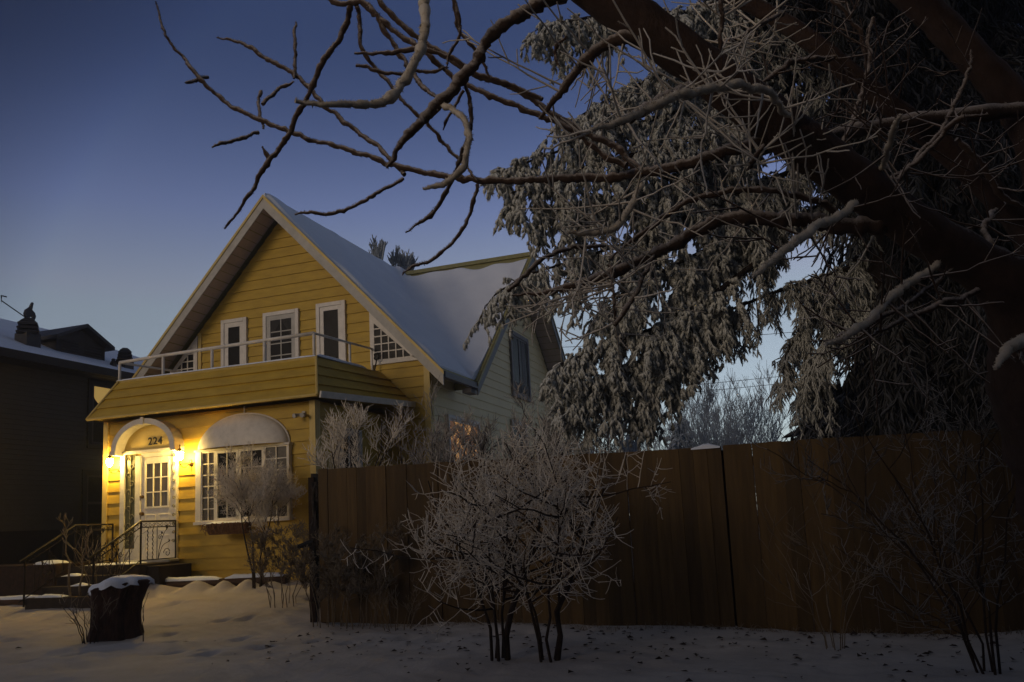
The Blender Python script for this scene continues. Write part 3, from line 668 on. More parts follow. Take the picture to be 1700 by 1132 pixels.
wall_lamp(-12.20, 2.60, 'small glowing glass lantern on the yellow wall left of the front door')
wall_lamp(-10.59, 2.61, 'small glowing glass lantern between the front door and the domed window')
# planter under the window
pl = thing('window_planter', 'brown wicker trough of snow hanging under the domed front window', 'planter', (-9.42, YF-0.30, 1.28))
mb = MB(); nseg = 18
prof = [(0.085, -0.13), (0.12, -0.07), (0.135, 0.0), (0.15, 0.055)]
for j, (r_, z_) in enumerate(prof):
    for k in range(nseg*2):
        a = 2*math.pi*k/(nseg*2); ca, sa = math.cos(a), math.sin(a); ex = (0.30+r_)*np.sign(ca)*abs(ca)**0.5
        mb.v.append((-9.42+ex, YF-0.36+r_*np.sign(sa)*abs(sa)**0.7, 1.30+z_+0.008*((k+j) % 2)))
N2 = nseg*2
for j in range(3):
    for k in range(N2): mb.f.append((j*N2+k, j*N2+(k+1) % N2, (j+1)*N2+(k+1) % N2, (j+1)*N2+k))
mb.f.append(tuple(range(N2))[::-1]); mb.build('basket', M['wicker'], pl)
mb = MB()
for k in range(40):
    x_ = rng.uniform(-9.85, -9.0); mb.tube(crom([(x_, YF-0.36+rng.uniform(-.12, -0.02), 1.36), (x_+rng.uniform(-.06, .06), YF-0.50, 1.33+rng.uniform(-.02, .03)), (x_+rng.uniform(-.1, .1), YF-0.53, 1.20+rng.uniform(-.04, .06))], 0.03), 0.006, 4)
mb.build('trailing_stems', M['wicker'], pl)
mb = MB(); snowridge(mb, (-9.84, YF-0.37, 1.35), (-9.0, YF-0.37, 1.35), 0.2, 0.05, 9); mb.build('snow', M['snow'], pl, smooth=True)
# corner floodlight (unlit)
fl = thing('flood_light', 'small unlit twin floodlight at the top right corner of the porch wall', 'floodlight', (-8.1, YF-0.03, 3.18))
mb = MB(); mb.box(-8.13, -8.07, YF-0.05, YF-0.03, 3.13, 3.22); mb.build('base', M['offwhite'], fl)
for dx in (-0.07, 0.05):
    mb = MB(); mb.tube([(-8.10+dx*0.3, YF-0.05, 3.17), (-8.10+dx, YF-0.12, 3.15), (-8.10+dx*1.3, YF-0.2, 3.13)], [0.015, 0.03, 0.042], 10); mb.build('lamp_head', M['offwhite'], fl)
sh = thing('shovel', 'dark snow shovel handle sticking up in the balcony corner', 'shovel', (-8.36, YG-0.15, 4.3))
mb = MB(); b_ = atY(622, 612, YG-0.15); t_ = atY(625, 598, YG-0.15); mb.tube([b_-np.array([0.02, 0, 0.12]), t_], 0.014, 6); mb.build('shaft', M['rubber'], sh)
mb = MB(); mb.tube([t_+np.array(q) for q in ((0, 0, 0), (-0.05, 0, 0.04), (-0.05, 0, 0.13), (0.05, 0, 0.13), (0.05, 0, 0.04), (0, 0, 0))], 0.013, 6); mb.build('handle', M['rubber'], sh)

# ------------------------------------------------------------------ steps and iron railings
st = thing('porch_steps', 'dark concrete landing and three snowy steps before the front door', 'steps', (-11.5, 11.8, 0.3))
mb = MB(); mb.box(-12.28, -10.72, 11.42, YF-0.05, 0.05, ZL); mb.box(-10.72, -10.45, 11.55, YF-0.05, 0.05, ZL-0.04); mb.build('landing', M['concrete'], st, bevel=0.015)
mb = MB()
for k in range(3): mb.box(-12.25, -10.75, 11.42-0.30*(k+1), 11.42-0.30*k-0.002, 0.0, ZL-0.15*(k+1))
mb.build('tread', M['concrete'], st, bevel=0.012)
mb = MB()
for k, (a_, b_) in enumerate(((-12.2, -11.8), (-11.7, -11.35), (-12.1, -11.5))): snowridge(mb, (a_, 11.42-0.30*k-0.16, ZL-0.15*(k+1)), (b_, 11.42-0.30*k-0.16, ZL-0.15*(k+1)), 0.2, 0.05, 20+k)
snowridge(mb, (-12.2, 11.9, ZL), (-11.2, 11.9, ZL), 0.5, 0.03, 30); mb.build('snow', M['snow'], st, smooth=True)
mb = MB(); mb.box(-11.75, -10.72, YF-0.30, YF-0.05, ZL, ZL+0.05); mb.build('threshold', M['offwhite'], st, bevel=0.01)
def iron_rail(x, label):
    t = thing('iron_railing', label, 'railing', (x, 11.5, ZL), 'scrolled iron railings of the porch')
    ztop = 1.46; zlow = ZL+0.06; y0, y1 = YF-0.06, 11.50
    fy, fz = 10.40, 1.46-(11.50-10.40)*0.52
    mb = MB(); mb.tube([(x, y0, ztop), (x, y1, ztop), (x, fy, fz)], 0.019, 6); mb.tube([(x, y0, ztop-0.10), (x, y1, ztop-0.10), (x, fy, fz-0.10)], 0.010, 5)
    mb.tube([(x, y0, zlow), (x, y1, zlow), (x, fy, fz-0.66)], 0.010, 5); mb.build('handrail', M['iron'], t)
    for yy, zt, zb_ in ((y0, ztop, ZL), (y1, ztop, ZL), (10.50, fz+0.05, 0.15)):
        mb = MB(); mb.tube([(x, yy, zb_), (x, yy, zt)], 0.017, 6); mb.build('post', M['iron'], t)
    mb = MB()
    for k in range(9):
        yc = y0-0.06-k*0.095; mb.tube(scroll((x, yc, ztop-0.05), 0.042, 1.1, (k % 2)*math.pi, 1 if k % 2 else -1, AY, 16), 0.005, 4)
    for k in range(11):
        yc = y1-0.06-k*0.095; zc = ztop-(y1-yc)*0.52-0.05; mb.tube(scroll((x, yc, zc), 0.042, 1.1, (k % 2)*math.pi, 1 if k % 2 else -1, AY, 16), 0.005, 4)
    mb.build('scroll_band', M['iron'], t)
    mb = MB()
    for yc in (y1+0.16, y1+0.28): # twisted balusters near the wall: panel side
        zz = np.linspace(zlow, ztop-0.10, 40); mb.tube([(x+0.006*math.cos(i*1.2), yc+0.006*math.sin(i*1.2), z_) for i, z_ in enumerate(zz)], 0.006+0.003*np.abs(np.sin(np.arange(40)*0.6)), 5)
    mb.tube([(x, y1+0.38, zlow), (x, y1+0.38, ztop-0.1)], 0.007, 5)
    for k in range(3):
        yc = y1-0.25-k*0.28; zt = ztop-(y1-yc)*0.52-0.1; mb.tube([(x, yc, zt-0.56), (x, yc, zt)], 0.007, 5)
    mb.build('baluster', M['iron'], t)
    mb = MB()
    def lily(yc, zb_, s, d):
        mb.tube(crom([(x, yc, zb_), (x, yc+d*0.03, zb_+0.2*s), (x, yc+d*0.12, zb_+0.42*s), (x, yc+d*0.20, zb_+0.52*s)], 0.02), 0.006, 5)
        mb.tube(crom([(x, yc, zb_), (x, yc+d*0.10, zb_+0.22*s), (x, yc+d*0.26, zb_+0.30*s)], 0.02), 0.006, 5)
        mb.tube(scroll((x, yc+d*0.22, zb_+0.10), 0.09, 1.2, math.pi if d > 0 else 0, -d, AY), 0.006, 5)
        mb.tube(scroll((x, yc+d*0.04, zb_+0.38*s), 0.05, 1.2, 0, d, AY), 0.006, 5)
        for (cy, cz, r_) in ((yc+d*0.21, zb_+0.55*s, 0.055), (yc+d*0.27, zb_+0.31*s, 0.03), (yc+d*0.09, zb_+0.45*s, 0.035)):
            mb.add([(x-0.008, cy, cz-r_), (x, cy-r_*0.6, cz), (x-0.004, cy-r_*0.5, cz+r_), (x+0.008, cy, cz+r_*0.5), (x-0.004, cy+r_*0.5, cz+r_), (x, cy+r_*0.6, cz)], [(0, 1, 2, 3), (0, 3, 4, 5)])
    lily(y1+0.41, zlow, 1.0, 1)
    lily(11.1, zlow-0.25, 1.0, -1); lily(10.75, zlow-0.42, 1.0, 1)
    mb.build('lily_ornament', M['iron'], t)
iron_rail(-10.80, 'scrolled black iron handrail right of the steps, in front of the white door')
iron_rail(-12.25, 'scrolled black iron handrail left of the steps, partly lost in the dark')
# tray, timber edging, leaning stick
tr = MB(); tr.prism([(-10.95, 12.05, 0.36), (-10.22, 12.05, 0.40), (-10.22, 12.05, 0.46), (-10.95, 12.05, 0.42)], (0, 0.30, 0.03)); tag(tr.build('boot_tray', M['rubber'], bevel=0.01), 'flat black rubber tray on the ground right of the landing', 'tray')
def timber(a, b, r_, label, seed):
    t = thing('garden_timber', label, 'timber', tuple(a), 'timbers edging the front bed')
    mb = MB(); a, b = np.array(a, float), np.array(b, float); n = 14; pts = [a+(b-a)*k/n+np.array([0, 0, 0.01*math.sin(k*1.3+seed)]) for k in range(n+1)]
    mb.tube(pts, r_, 7); mb.build('log', M['timber'], t)
    mb = MB(); snowridge(mb, a+(b-a)*0.02+np.array([0, 0, r_*0.80]), b-(b-a)*0.03+np.array([0, 0, r_*0.80]), r_*1.7, 0.06, seed); mb.build('snow', M['snow'], t, smooth=True)
timber((-11.2, 11.75, 0.36), (-9.3, 11.78, 0.37), 0.085, 'snow-topped timber edging the bed below the domed window', 5)
timber((-9.28, 11.8, 0.37), (-8.15, 11.9, 0.38), 0.10, 'dark rough timber ending at the frosty weeds by the house corner', 6)
timber((-13.6, 10.9, 0.18), (-11.6, 10.85, 0.20), 0.09, 'low snow-dusted timber left of the stump in the dark', 8)
pb = MB(); 
rb = thing('raised_box', 'dark raised box with a snow patch, left of the iron railings', 'planter', (-13.4, 11.8, 0.2))  # box built for an unidentified dark mass left of the steps
mb = MB(); mb.box(-14.9, -12.42, 11.25, 12.30, 0.0, 0.80); mb.build('box', mat('dark_box_side', (0.05, 0.028, 0.02), (0.02, 0.013, 0.01), 14, 0.9, 0.6, 30), rb, bevel=0.02)
mb = MB(); snowridge(mb, (-13.1, 11.6, 0.80), (-12.5, 11.45, 0.80), 0.4, 0.07, 41); mb.build('snow', M['snow'], rb, smooth=True)
# gnarled post at the end of the fence
pt = thing('gnarled_post', 'rough black twisted post between the yellow house corner and the brown fence', 'post', (-6.25, 9.25, 0.0))
base_ = atY(524, 1000, 9.30); top_ = atY(523, 800, 9.30); n = 34; mb = MB(); o = 0
for k in range(n+1):
    u = k/n; c = base_*(1-u)+top_*u
    for j in range(14):
        a = 2*math.pi*j/14; r_ = 0.042*(1+0.35*math.sin(3*a+k*0.45)+0.25*math.sin(k*0.9+a*2)+0.2*rng.uniform(-1, 1)); mb.v.append((c[0]+r_*math.cos(a), c[1]+r_*math.sin(a), c[2]))
for k in range(n):
    for j in range(14): mb.f.append((k*14+j, k*14+(j+1) % 14, (k+1)*14+(j+1) % 14, (k+1)*14+j))
mb.f.append(tuple(n*14+j for j in range(14))); mb.build('shaft', mat('blackened_wood', (0.05, 0.038, 0.03), (0.012, 0.01, 0.009), 30, 0.9, 0.8, 50), pt)
mb = MB(); mb.tube([base_*0.55+top_*0.45+np.array([-.25, 0, 0.02]), base_*0.5+top_*0.5], [0.03, 0.05], 6); mb.build('stub', M['rubber'], pt)

# ------------------------------------------------------------------ fence
fn = thing('board_fence', 'tall brown board fence running right from the house corner', 'fence', (-2.5, 9.0, 0.0))
fa, fb = np.array([-5.88, 9.28]), np.array([-0.80, 8.83]); fc = np.array([6.5, 8.2])
def fence_section(a, b, ztop0, ztop1, zb0, zb1, seed):
    r = np.random.default_rng(seed); L = np.linalg.norm(b-a); d = (b-a)/L; nrm = np.array([d[1], -d[0]]); bw = 0.145; n = int(L/bw); mb = MB()
    for k in range(n):
        u0, u1 = k/n, (k+1)/n; dep = r.uniform(-0.009, 0.009); gap = 0.0015 if r.uniform() < 0.93 else 0.005; tl = r.uniform(-0.004, 0.004)
        p, q = a+(b-a)*u0+d*gap/2, a+(b-a)*u1-d*gap/2; p2, q2 = p+nrm*dep, q+nrm*dep
        zt0 = ztop0+(ztop1-ztop0)*u0+r.uniform(-0.006, 0.006); zb_ = zb0+(zb1-zb0)*u0
        P4 = [(p2[0], p2[1], zb_), (q2[0], q2[1], zb_), (q2[0]+tl*d[0], q2[1], zt0), (p2[0]+tl*d[0], p2[1], zt0)]
        mb.prism(P4, (-nrm[0]*0.018, -nrm[1]*0.018, 0))
    ob = mb.build('board_panel', M['fence'], fn)
    mb = MB(); 
    for zz in (0.35, 1.0, 1.6):
        p, q = a-nrm*0.03, b-nrm*0.03; mb.prism([(p[0], p[1], zz), (q[0], q[1], zz), (q[0], q[1], zz+0.09), (p[0], p[1], zz+0.09)], (-nrm[0]*0.04, -nrm[1]*0.04, 0))
    mb.build('rail', M['fence_gap'], fn)
    return d, nrm
d1, n1 = fence_section(fa, fb, 1.93, 1.815, 0.02, -0.06, 1)
d2, n2 = fence_section(fb+(fc-fb)/np.linalg.norm(fc-fb)*0.02, fc, 1.83, 1.68, -0.06, -0.16, 2)
for c in (fa, fa+(fb-fa)*0.5, fb, fb+(fc-fb)*0.35, fb+(fc-fb)*0.7):
    mb = MB(); p = c-n1*0.12; mb.box(p[0]-0.045, p[0]+0.045, p[1]-0.045, p[1]+0.045, -0.2, 1.78); mb.build('post', M['fence_gap'], fn)
mb = MB()
snowridge(mb, (-1.1, 8.86, 1.812), (-0.8, 8.83, 1.81), 0.06, 0.05, 12)
mb.build('snow', M['snow'], fn, smooth=True)
# return of the fence to the house corner
mb = MB(); fr0 = np.array([-6.1, 9.45]); fr1 = np.array([-7.6, 12.3]); 
fr_t = thing('return_fence', 'short brown board fence from the long fence back to the house corner', 'fence', (-6.5, 10.4, 0.2))
# ------------------------------------------------------------------ neighbour house
nb = thing('neighbour_house', 'dark brown sided two storey house with snowy roof behind the yellow house', 'house', (-17, 16, 0))
NX = -17.0
mb = MB(); mb.box(-25, NX-0.01, 7.0, 23.2, 0, 5.45); siding_x(mb, NX, (0.0, 5.45), lambda z: [(7.0, 23.2)], 0.115, 0.020); mb.build('wall', M['brownwall'], nb)
mb = MB(); mb.box(NX-0.02, NX+0.03, 6.9, 23.2, -0.2, 1.48); mb.build('wall_foot_band', M['darktrim'], nb)  # dark band built for an unidentified dark mass at the wall foot
mb = MB(); ez, ex = 5.50, -16.5; sl2 = 0.45
def nz(x): return ez+sl2*(ex-x)
rx = -21.0
hipY = 19.2
mb.add([(ex, 6.0, ez), (ex, 23.6, ez), (rx, hipY, nz(rx)), (rx, 6.0, nz(rx)), (-25.5, 6, ez), (-25.5, 23.6, ez)], [(0, 1, 2, 3), (3, 2, 5, 4), (1, 5, 2)])
mb.build('roof_snow', M['snow'], nb)
mb = MB(); mb.box(ex-0.03, ex+0.10, 6.0, 23.6, ez-0.20, ez-0.005); mb.box(NX, ex-0.03, 6.0, 23.6, ez-0.21, ez-0.17); mb.build('eave', M['darktrim'], nb)
dt = thing  # roof vent dormer is part of the neighbour house
mb = MB(); p0 = 15.8; p1 = 17.35; xf = -17.6
zb_ = nz(xf)+0.0; zr_ = zb_+0.35; pk = (p0+p1)/2
mb.prism([(xf, p0, zb_-0.1), (xf, p1, zb_-0.1), (xf, p1, zr_), (xf, pk, zr_+0.34), (xf, p0, zr_)], (-3.0, 0, 0)); mb.build('dormer', M['darktrim'], nb)
mb = MB()
for (a, b) in (((p0-0.15), pk), (pk, p1+0.15)):
    za = zr_-0.06 if a < pk else zr_+0.40; zc = zr_+0.40 if a < pk else zr_-0.06
    mb.prism([(xf+0.2, a, za), (xf+0.2, b, zc), (xf+0.2, b, zc+0.09), (xf+0.2, a, za+0.09)], (-3.2, 0, 0))
mb.build('dormer_roof', M['darkmetal'], nb)
mb = MB()
for (a, b) in ((p0+0.15, pk-0.12), (pk+0.12, p1-0.15)):
    for k in range(5): mb.prism([(xf+0.004, a, zb_+0.02+k*0.075), (xf+0.004, b, zb_+0.02+k*0.075), (xf+0.035, b, zb_+0.0+k*0.075), (xf+0.035, a, zb_+0.0+k*0.075)], (0, 0, 0.012))
mb.build('louvre', M['darkmetal'], nb)
def roof_vent(y, x, s):
    mb = MB(); z = nz(x); mb.box(x-0.2*s, x+0.2*s, y-0.2*s, y+0.2*s, z-0.15, z+0.25*s)
    for k in range(3): w_ = 0.34*s-0.02*k; mb.lathe((x, y, z+(0.24+0.11*k)*s), [(w_, 0), (w_*1.02, 0.035*s), (w_*0.8, 0.08*s)], 4)
    mb.lathe((x, y, z+0.55*s), [(0.24*s, 0), (0.1*s, 0.10*s)], 4); mb.build('roof_vent', M['darkmetal'], nb)
a_ = 0
roof_vent(15.05, -17.7, 1.0); roof_vent(17.75, -17.3, 0.8); roof_vent(17.15, -17.1, 0.3)
mb = MB(); vz = nz(-17.7)+0.62; c = np.array([-17.7, 15.05, vz])
# curved metal cowl with arm on top of the left vent
cp = [(-0.10, 0.0), (-0.16, 0.16), (-0.12, 0.30), (0.02, 0.42), (0.10, 0.60), (0.14, 0.58), (0.10, 0.34), (0.20, 0.26), (0.24, 0.14), (0.20, 0.02), (0.13, 0.0), (0.14, 0.10), (0.06, 0.14), (0.0, 0.0)]
mb.prism([(c[0]-0.03, c[1]+a*0.8, c[2]+b*0.75) for a, b in cp], (0.06, 0, 0)); mb.tube([c+np.array([0, -0.1, 0.04]), c+np.array([0, -0.75, 0.30])], 0.014, 5)
mb.tube([c+np.array([0, -0.75, 0.22]), c+np.array([0, -0.75, 0.42]), c+np.array([0, -0.62, 0.42])], 0.02, 5); mb.build('wind_vane', M['darkmetal'], nb)
def nwin(y0, y1, z0, z1, lit):
    mb = MB(); frame_x(mb, y0, y1, z0, z1, 0.12, NX-0.01, NX+0.06); fr = mb.build('window', M['darktrim'], nb)
    mb = MB(); frame_x(mb, y0+0.125, y1-0.125, z0+0.125, z1-0.125, 0.05, NX-0.008, NX+0.045); mb.box(NX, NX+0.04, y0+0.18, y1-0.18, (z0+z1)/2-0.03, (z0+z1)/2+0.03); mb.build('sash', mat('dull_sash', (0.07, 0.06, 0.055), None, 5, 0.6), fr)
    mb = MB(); mb.box(NX+0.015, NX+0.02, y0+0.15, y1-0.15, z0+0.15, z1-0.15); mb.build('pane', M['glass'], fr)
    if lit: mb = MB(); mb.prism([(NX+0.021, y0+0.17, z1-0.15)]+[(NX+0.021, y0+0.17+(y1-y0-0.34)*(0.5-0.5*math.cos(t_)), z1-0.35-0.35*math.sin(t_)) for t_ in np.linspace(0.1, math.pi-0.1, 10)]+[(NX+0.021, y1-0.17, z1-0.15)], (0.006, 0, 0)); mb.build('blind', emis('lit_blind', (0.95, 0.60, 0.16), 0.35), fr)
nwin(16.22, 17.6, 3.5, 5.28, True); nwin(16.1, 17.5, 1.3, 2.95, False)

# ------------------------------------------------------------------ stump with snow
sp0 = atD(192, 1032, 10.3); sb = np.array([sp0[0], sp0[1], float(gz(sp0[0], sp0[1]))-0.05])
stp = thing('tree_stump', 'thick leaning tree stump with a snow cap on the lawn', 'stump', tuple(sb))
def stump_mesh(prof, zf, seed):
    r = np.random.default_rng(seed); mb = MB(); n = 40; ph = r.uniform(0, 6, 5)
    for k, (rr0, z_, ox) in enumerate(prof):
        for j in range(n):
            a = 2*math.pi*j/n; rd_ = rr0*(1+0.07*math.sin(3*a+ph[0])+0.05*math.sin(7*a+ph[1])+0.03*math.sin(13*a+ph[2])+0.02*r.uniform(-1, 1)); mb.v.append((sb[0]+ox+rd_*math.cos(a), sb[1]+rd_*0.85*math.sin(a), sb[2]+z_+zf(math.cos(a), k)))
    for k in range(len(prof)-1):
        for j in range(n): mb.f.append((k*n+j, k*n+(j+1) % n, (k+1)*n+(j+1) % n, (k+1)*n+j))
    mb.f.append(tuple((len(prof)-1)*n+j for j in range(n))); return mb
stump_mesh([(0.42, 0.0, 0.0), (0.34, 0.06, 0.0), (0.305, 0.18, -0.01), (0.30, 0.32, -0.01), (0.31, 0.46, 0.0), (0.35, 0.58, 0.03), (0.375, 0.66, 0.05), (0.34, 0.68, 0.05), (0.1, 0.68, 0.05)], lambda c_, k: (0.06*c_ if k > 4 else 0), 3).build('trunk', M['bark'], stp, smooth=False)
stump_mesh([(0.385, 0.655, 0.04), (0.38, 0.69, 0.04), (0.33, 0.735, 0.035), (0.2, 0.75, 0.03), (0.02, 0.755, 0.03)], lambda c_, k: 0.06*c_+0.02*math.sin(5*c_)-(0.04 if k == 0 else 0)*abs(math.sin(7*c_)), 4).build('snow_cap', M['snow'], stp, smooth=True)

# ------------------------------------------------------------------ shrubs
def shrub(name, label, cat, base, stems, H, lv, m_stem, m_twig, group=None, rs=0.022, lean=(0, 0), spread0=0.35, twig_r=0.0032, up=0.25, rime=3, stem_t0=0.25, sizes=((0.5, 0.95), (0.22, 0.5), (0.10, 0.26), (0.04, 0.12)), basew=0.07, sp=0.62):
    """lv: children per parent for levels 1..n"""
    t = thing(name, label, cat, tuple(base), group); base = np.array(base, float)
    P = 8; k = np.linspace(0, 1, P); paths = []
    for i in range(stems):
        a = 2*math.pi*(i+rng.uniform(-.3, .3))/stems; d = np.array([math.cos(a)*spread0+lean[0], math.sin(a)*spread0+lean[1], 1.0]); L = H*rng.uniform(0.75, 1.0)
        p = base+np.array([math.cos(a)*basew, math.sin(a)*basew, 0])+np.outer(k**1.0, np.array([0, 0, 1.0]))*L+np.outer(k**1.6, np.array([d[0], d[1], 0]))*L
        p[1:] += rng.normal(size=(P-1, 3))*0.03*L*0.5; paths.append(p)
    thick = np.ones((len(paths), 1)); thick[1:] = 0.5 if rs > 0.023 else 1.0
    paths = np.array(paths); lvl = [paths]
    for i, n_ in enumerate(lv):
        s_ = sizes[i]; lvl.append(spawn(lvl[-1], n_, (s_[0]*H*0.6, s_[1]*H*0.6), sp, up, stem_t0 if i == 0 else 0.15, 1.0, 6 if i < 2 else 4, -0.22, 0.03, 0.35))
    np_mesh('stem', [batch_tubes(lvl[0], rad(len(paths), P, rs, rs*0.35)*thick, 6, 0.12)], m_stem, t)
    np_mesh('branches', [batch_tubes(lvl[1], rad(len(lvl[1]), 6, rs*0.34, twig_r*1.1), 5, 0.1)], m_stem if len(lv) > 2 else m_twig, t)
    tw = []
    for L_ in lvl[2:]:
        tw.append(batch_tubes(L_, rad(len(L_), L_.shape[1], twig_r*1.15, twig_r*0.7), 3, 0.25))
        if rime: tw.append(spikes(L_, rime, (0.006, 0.016), 0.0022))
    if not tw: tw = [spikes(lvl[1], 12, (0.006, 0.016), 0.0022)]
    np_mesh('twigs', tw, m_twig, t); return t
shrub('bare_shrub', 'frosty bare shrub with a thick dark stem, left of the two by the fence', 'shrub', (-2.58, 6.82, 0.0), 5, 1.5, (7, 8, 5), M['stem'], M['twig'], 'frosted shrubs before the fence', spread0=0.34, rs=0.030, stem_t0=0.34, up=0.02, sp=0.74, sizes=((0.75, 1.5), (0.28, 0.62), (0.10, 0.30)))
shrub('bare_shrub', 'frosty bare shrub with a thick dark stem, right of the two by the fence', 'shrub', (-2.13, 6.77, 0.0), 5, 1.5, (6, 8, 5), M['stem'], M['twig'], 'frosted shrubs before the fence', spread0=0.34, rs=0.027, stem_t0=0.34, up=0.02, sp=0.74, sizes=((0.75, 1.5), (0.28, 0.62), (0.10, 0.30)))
wb = atY(440, 905, 11.6)
shrub('window_shrub', 'dense frosted little tree in front of the domed window', 'shrub', (wb[0]-0.05, 11.45, 0.3), 4, 2.1, (8, 9, 7, 3), M['stem'], M['twig'], rs=0.016, lean=(-0.05, 0), spread0=0.20, stem_t0=0.5, up=0.15, sizes=((0.35, 0.6), (0.18, 0.35), (0.08, 0.18), (0.03, 0.08)), twig_r=0.0028, sp=0.6)
for (px, py, Y_, H_, lab) in ((470, 985, 10.4, 1.15, 'tall frosted dry weeds against the house corner'), (545, 1020, 9.0, 1.0, 'frosted dry weeds at the left end of the fence'), (600, 1022, 8.9, 1.15, 'thin frosted weeds rising before the left fence boards')):
    p = atY(px, py, Y_); shrub('dry_weeds', lab, 'plant', (p[0], Y_, float(gz(p[0], Y_))), 11, H_, (8, 8, 4), M['dry'], M['dry'], 'dry weeds by the fence end', rs=0.006, spread0=0.30, stem_t0=0.3, up=0.2, sizes=((0.2, 0.45), (0.08, 0.2), (0.03, 0.08)), twig_r=0.0035, basew=0.18, rime=3)
p = atY(660, 1030, 8.75); shrub('dry_weeds', 'low brown tangle of dry stems at the fence foot, right of the frosted weeds', 'plant', (p[0], 8.75, 0.0), 10, 0.55, (5, 3), M['dry'], M['dry'], 'dry weeds by the fence end', rs=0.005, spread0=0.6, sizes=((0.3, 0.5), (0.1, 0.3)), twig_r=0.003, basew=0.15, rime=2)
# shrubs behind the fence beside the house
for (px, py, Y_, zt, n_, lab) in ((590, 650, 11.0, 2.95, 5, 'pale frost-white bush rising behind the left end of the fence'), (690, 640, 12.6, 3.5, 3, 'tall frosted bush between porch and side wall, behind the fence'), (760, 740, 11.0, 2.6, 5, 'frosted bush in front of the lit side window'), (900, 735, 11.5, 2.75, 5, 'tangled frosted bush below the side gable, behind the fence'), (975, 720, 12.5, 3.0, 5, 'grey frosted bush at the far end of the side wall')):
    p = atY(px, py, Y_); H_ = zt-0.2
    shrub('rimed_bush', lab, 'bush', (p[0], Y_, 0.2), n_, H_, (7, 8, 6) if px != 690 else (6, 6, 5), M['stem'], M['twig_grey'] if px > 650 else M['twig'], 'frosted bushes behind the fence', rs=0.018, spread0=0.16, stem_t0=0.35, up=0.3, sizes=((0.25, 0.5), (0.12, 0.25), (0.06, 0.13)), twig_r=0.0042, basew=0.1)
# right shrub
B_dark = frosted('dim_rimed_twigs', (0.09, 0.08, 0.07), (0.30, 0.28, 0.26), -0.5, 0.7, 30, 0.5)  # darker copy of the rimed twigs, with the right end's shade in it
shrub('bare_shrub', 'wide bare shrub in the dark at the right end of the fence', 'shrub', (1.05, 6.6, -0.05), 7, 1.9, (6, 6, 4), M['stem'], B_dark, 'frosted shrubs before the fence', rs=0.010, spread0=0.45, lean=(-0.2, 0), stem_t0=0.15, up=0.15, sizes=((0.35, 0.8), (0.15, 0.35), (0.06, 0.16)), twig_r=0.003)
shrub('dry_weeds', 'a few thin upright shoots before the dark right fence boards', 'plant', (0.1, 7.6, -0.05), 7, 1.1, (3, 3), M['dry'], M['dry'], 'dry weeds by the fence end', rs=0.005, spread0=0.5, twig_r=0.003, rime=2)
# shoots round the stump and the pale snag behind it
p = atD(150, 1045, 9.9); shrub('shoots', 'thin bare shoots with dark base left of the stump', 'plant', (p[0], p[1], float(gz(p[0], p[1]))), 9, 0.55, (3, 2), M['stem'], M['dry'], rs=0.007, spread0=0.5, basew=0.08, twig_r=0.003, rime=1)
p = atD(238, 1040, 9.7); shrub('shoots', 'single thin upright shoot right of the stump', 'plant', (p[0], p[1], float(gz(p[0], p[1]))), 1, 0.5, (3,), M['stem'], M['stem'], rs=0.006, spread0=0.1, basew=0.01, twig_r=0.003, rime=0)
p = atY(150, 965, 10.9); shrub('snag', 'lamp-lit dead sapling with broken pale top in front of the steps', 'sapling', (p[0], 10.6, 0.3), 2, 1.25, (5, 4), M['dry'], M['dry'], rs=0.02, spread0=0.1, up=0.6, stem_t0=0.5, sizes=((0.2, 0.35), (0.1, 0.2)), twig_r=0.006, rime=0)
p = atY(190, 955, 11.1); shrub('dry_weeds', 'bare brown stalks leaning against the right handrail of the steps', 'plant', (-11.1, 11.0, 0.3), 12, 0.95, (3,), M['dry'], M['dry'], 'dry weeds by the fence end', rs=0.008, spread0=0.35, basew=0.2, twig_r=0.004, rime=0)
# leaf litter and grass tufts at the fence foot
nL = 520; x_ = np.concatenate([rng.uniform(-5.5, 4, nL-200), rng.normal(-0.5, 2.6, 200)]); y_ = 8.7-np.abs(rng.normal(0, 1.3, nL)); z_ = gz(x_, y_)+0.008
a = rng.uniform(0, 6.28, nL); s_ = rng.uniform(0.012, 0.038, nL); V = []
for dx, dy, dz in ((-1, -0.2, 0.2), (0, -0.7, 0.5), (1, 0, 0.1), (0.2, 0.7, 0.6)):
    V.append(np.stack([x_+s_*(dx*np.cos(a)-dy*np.sin(a)), y_+s_*(dx*np.sin(a)+dy*np.cos(a)), z_+s_*dz*rng.uniform(0.2, 1.4, nL)], -1))
V = np.stack(V, 1).reshape(-1, 3); tag(np_mesh('leaf_litter', [(V, np.arange(nL*4).reshape(-1, 4))], M['leaf']), 'dark dead leaves scattered on the snow', 'leaves', kind='stuff')
xs_ = rng.uniform(-5.6, 3.0, 1100); ys_ = 9.28-0.0886*(xs_+5.88)-0.06-np.abs(rng.normal(0, 0.08, 1100)); b0 = np.stack([xs_, ys_, gz(xs_, ys_)-0.01], -1)
k = np.linspace(0, 1, 4); d = unit(rng.normal(size=(1100, 3))*0.5+np.array([0, -0.2, 0.8])); L = rng.uniform(0.04, 0.15, 1100)
pg = b0[:, None, :]+d[:, None, :]*(L[:, None, None]*k[None, :, None]); pg[..., 2] -= 0.4*L[:, None]*k**2
tag(np_mesh('grass', [batch_tubes(pg, rad(1100, 4, 0.003, 0.001), 3)], M['dry']), 'dry grass along the foot of the fence', 'grass', kind='stuff')
mb = MB(); cc = atY(712, 1035, 8.6); r = np.random.default_rng(5)
